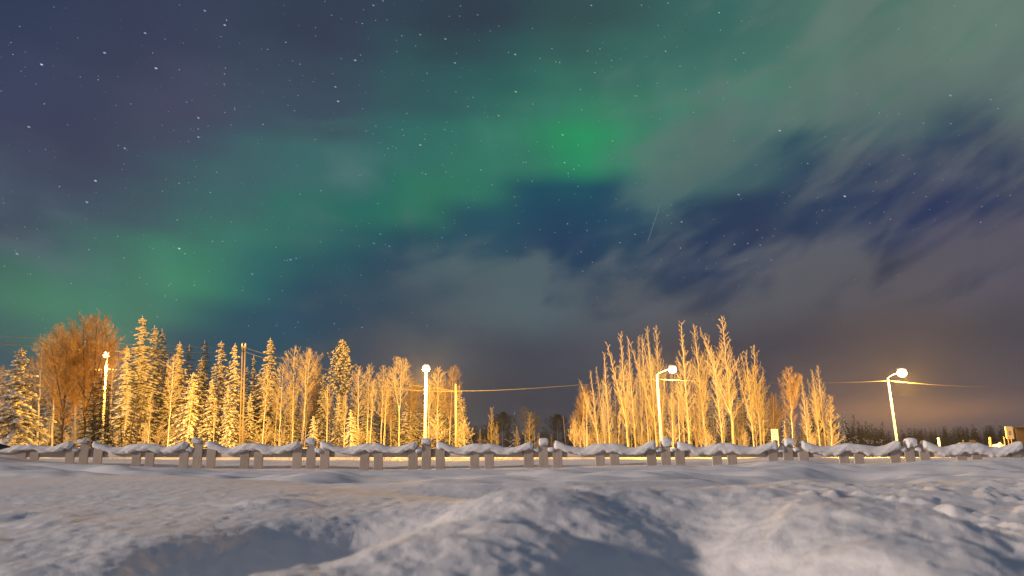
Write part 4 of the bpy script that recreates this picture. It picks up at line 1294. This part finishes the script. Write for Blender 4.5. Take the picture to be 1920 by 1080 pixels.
for k in range(20):
    px = 1080 + 480 * (k + R.random()) / 20; D = R.uniform(90, 102)
    yt = np.interp(px, [1080, 1150, 1250, 1400, 1450, 1560], [790, 755, 745, 750, 770, 785]) + R.uniform(-10, 14)
    p = at(px, 841, D); t = at(px, yt, D); its.append((p.x, p.y, .5, t.z - .5, R.uniform(1.1, 1.6), R.uniform(0, 6)))
def stems_mass(n, x0, x1, f, label, pr, seed):
    R_ = random.Random(seed); it = []
    for k in range(n):
        px = x0 + (x1 - x0) * (k + R_.random()) / n; D = R_.uniform(80, 91)
        p = at(px, 841, D); t = at(px, f(px) + R_.uniform(-14, 22), D); it.append((p.x, p.y, .4, t.z - .4, R_.uniform(.7, 1.0), R_.uniform(0, 6)))
    mass('forest_depth', it, label, 'woods', pr=pr)


stems_mass(22, 1084, 1320, lambda p: np.interp(p, [1084, 1130, 1180, 1260, 1320], [770, 725, 690, 700, 690]), 'thin bare stems crowded at the left of the right wood', 'aspen1', 3)
stems_mass(16, 1320, 1565, lambda p: np.interp(p, [1320, 1400, 1440, 1480, 1540, 1565], [700, 705, 730, 775, 740, 770]), 'thin bare stems crowded at the right end of the right wood', 'aspen0', 4)
stems_mass(22, 480, 870, lambda p: np.interp(p, [480, 600, 700, 800, 870], [725, 730, 730, 735, 750]), 'thin birch stems crowded in the right half of the left forest', 'birch0', 5)
mass('forest_depth', its, 'dull spruces crowded behind the tall bare trees on the right', 'woods', pr='fill')

# dry stalks poking out of the snow behind the fence
R = random.Random(15)
ST = []
for k in range(520):
    px = R.choice([R.uniform(180, 300), R.uniform(520, 860), R.uniform(640, 790), R.uniform(930, 1340), R.uniform(930, 1030), R.uniform(1330, 1900)]); D = R.uniform(16, 38)
    p = at(px, 860, D); z = float(height(np.array(p.x), np.array(D)))
    h = R.uniform(.06, .30); lx = R.uniform(-.12, .12)
    ST.append((p.x, D, z - .03, p.x + lx * .4, D, z + h * .6, .004, .0035)); ST.append((p.x + lx * .4, D, z + h * .6, p.x + lx * 1.3, D + R.uniform(-.05, .05), z + h, .0035, .002))
    if R.random() < .5: ST.append((p.x + lx * .4, D, z + h * .6, p.x + lx * .4 + R.uniform(-.1, .1), D, z + h * .85, .003, .002))
V, Fc = tubes(ST, 3)
tag(link('dry_grass', mesh_np('dry_grass', V, Fc, GRASS)), 'dry stalks sticking out of the snow behind the fence', 'grass', kind='stuff')

# ------------------------------------------------------------------ small things on the right and the left edge
# notice board
D = 73.0
a, b = at(1447, 805, D), at(1460.5, 836, D)
nb = empty('notice_board', (0.5 * (a.x + b.x), D, 0.6), 'small white notice board on posts in front of the right wood', 'sign')
o0 = nb.location
link('board', box_mesh('board', a.x - o0.x, b.x - o0.x, -.03, .03, at(1447, 825, D).z - o0.z, a.z - o0.z, SIGNWHITE, .01), nb)
for zz0, w0, w1 in ((808.3, .15, .8), (810.4, .4, .85), (814.6, .1, .8), (816.3, .1, .7), (820, .15, .55), (822, .15, .75)):
    z = at(1450, zz0, D).z - o0.z; wdt = b.x - a.x
    link('text_line', box_mesh('text_line', a.x - o0.x + wdt * w0, a.x - o0.x + wdt * w1, -.040, -.032, z - .025, z + .025, INK), nb)
for px in (1448.5, 1460):
    q_ = at(px, 830, D)
    link('post', tube_mesh('post', [(q_.x - o0.x, .07, -.3), (q_.x - o0.x, .07, 1.0), (q_.x - o0.x, .07, a.z - o0.z + .04)], .04, GALV, 8), nb)

# leaning stake and marker post, roof, snow pile, building
o, _ = pole(1764.5, 842, 1759, 821, 62, .10, '', 'road_stake', SIGNWHITE); tag(o, 'pale stake leaning left beyond the fence, right of the last lamp', 'stake')
o, _ = pole(1856.5, 842, 1856, 820, 62, .105, '', 'marker_post', REDM); tag(o, 'upright pinkish marker post left of the bright snow heap', 'post')


def heap(name, x0, x1, top, D, dep, label, seed, cat):
    n, m = 26, 12
    a, b = at(x0, 845, D).x, at(x1, 845, D).x; zt = at(x0, top, D).z; z0 = .0
    u, v = np.meshgrid(np.linspace(-1, 1, n), np.linspace(-1, 1, m))
    r = np.clip(1 - u ** 4, 0, 1) * np.clip(1 - v ** 2, 0, 1)
    z = (r ** .5) * (zt - z0) * (1 + .16 * fbm(u * 3 + seed, v * 3, seed, 3))
    V = np.stack([(u * (b - a) / 2), v * dep, z], -1).reshape(-1, 3)
    i = np.arange(m - 1)[:, None] * n + np.arange(n - 1)[None]
    Fc = np.stack([i, i + 1, i + 1 + n, i + n], -1).reshape(-1, 4)
    return tag(link(name, mesh_np(name, V, Fc, SNOW), None, ((a + b) / 2, D, z0 - .02)), label, cat)


heap('snow_heap', 1860, 1889, 831.5, 66, 1.2, 'brilliantly lit heap of snow left of the board on legs', 3, 'snow heap')

# snow-capped shed roof seen over the fence
D = 92
a, b = at(1799, 836, D), at(1834, 828, D)
sh = empty('low_shed', ((a.x + b.x) / 2, D, .5), 'low roof under snow just showing over the fence, far right', 'shed')
o0 = sh.location; hw = (b.x - a.x) / 2; zt = at(1820, 829.5, D).z - o0.z
link('wall', box_mesh('wall', -hw * .9, hw * .9, -1, 1, -.5, zt - .35, WALLBR, .01), sh)
V = [(-hw, -1.2, zt - .38), (hw, -1.2, zt - .38), (hw, 1.2, zt - .38), (-hw, 1.2, zt - .38), (-hw * .96, 0, zt), (hw * .96, 0, zt)]
me = bpy.data.meshes.new('roof'); me.from_pydata(V, [], [(0, 1, 5, 4), (2, 3, 4, 5), (1, 2, 5), (3, 0, 4), (3, 2, 1, 0)]); me.materials.append(SNOW); link('roof', me, sh)
link('chimney', box_mesh('chimney', hw * .18, hw * .62, -.3, .3, zt - .2, zt + .32, POLEWOOD, .02), sh)
link('vent_pipe', tube_mesh('vent_pipe', [(-hw * .55, 0, zt - .2), (-hw * .55, 0, zt + .1), (-hw * .55, 0, zt + .3)], [.07, .07, .12], SIGNYELL, 8), sh)

# board on legs in front of the building
D = 60
a, b = at(1884, 800, D), at(1901.5, 823, D)
bl_ = empty('board_on_legs', ((a.x + b.x) / 2, D, 0), 'pale upright board on legs with two small marks, near the right edge', 'sign')
o0 = bl_.location; zt, zb = a.z, b.z
link('panel', box_mesh('panel', a.x - o0.x, b.x - o0.x, -.05, .05, zb, zt, SIGNYELL, .01), bl_)
for py in (810, 814):
    z = at(1893, py, D).z
    link('mark', box_mesh('mark', -.10, .10, -.062, -.052, z - .05, z + .05, WALLBR), bl_)
for px in (1885.5, 1893, 1899):
    q_ = at(px, 830, D)
    link('leg', tube_mesh('leg', [(q_.x - o0.x, .1, -.1), (q_.x - o0.x, .1, zb * .6), (q_.x - o0.x, .1, zb + .2)], .045, POLEWOOD, 8), bl_)
# building
D = 64
a, b = at(1903, 800.5, D), at(2080, 845, D)
bd = empty('brown_building', ((a.x + b.x) / 2, D + 2.5, 0), 'flat brown building cut off by the right edge', 'building')
o0 = bd.location; hw = (b.x - a.x) / 2
def skw(co): co.x += (co.y + 2.5) * a.x / D
link('wall', box_mesh('wall', -hw, hw, -2.5, 2.5, .78, a.z - .1, WALLBR, .02, skw), bd)
link('roof', box_mesh('roof', -hw - .12, hw + .12, -2.62, 2.62, a.z - .097, a.z + .02, WALLBR, .02, skw), bd)
link('plinth', box_mesh('plinth', -hw + .1, hw - .1, -2.4, 2.4, -.2, .777, TWIG_DARK, .02, skw), bd)

# dark pointed prow at the left edge, lying on the snow before the fence
D = 9.6
tip, up_, lo_ = at(21, 838, D), at(-40, 829, D), at(-40, 852, D)
V = []
L_ = tip.x - up_.x
n = 16
for j in range(n):
    s = j / (n - 1)
    x = up_.x - .35 + (L_ + .35) * s
    t_ = 1 - s
    ztop = tip.z + (up_.z - tip.z) * min(1, t_ * 3.2) ** .8
    zbot = tip.z - .004 + (lo_.z - .05 - tip.z) * min(1.2, t_ * 1.7) ** 1.25
    for q in range(10):
        a_ = 2 * math.pi * q / 10
        V.append((x, D + math.cos(a_) * (.02 + .16 * t_), (ztop + zbot) / 2 + math.sin(a_) * (ztop - zbot) / 2))
V = np.array(V); i = np.arange(10); jn = (i + 1) % 10; b0 = (np.arange(n - 1) * 10)[:, None]
Fc = np.stack([b0 + i, b0 + jn, b0 + jn + 10, b0 + i + 10], -1).reshape(-1, 4)
base = Vector((up_.x, D, 0.5))
V -= np.array(base)
tag(link('sled_prow', mesh_np('sled_prow', V, Fc, BLACKG), None, base), 'glossy black pointed prow jutting in from the left edge before the fence', 'sled')

# thin haze added over the whole place for the glow round the lamps
hz = bpy.data.materials.new('haze'); hz.use_nodes = True; nt = hz.node_tree; nt.nodes.clear()
vo = nt.nodes.new('ShaderNodeVolumePrincipled'); vo.inputs['Density'].default_value = 0.00026; vo.inputs['Color'].default_value = (.9, .9, .9, 1); vo.inputs['Anisotropy'].default_value = 0.3
mo = nt.nodes.new('ShaderNodeOutputMaterial'); nt.links.new(vo.outputs[0], mo.inputs['Volume'])
tag(link('haze', box_mesh('haze', -612, 612, -612, 612, -1.4, 22.0, hz)), 'thin haze over the snow, added for the lamp glow', kind='stuff')
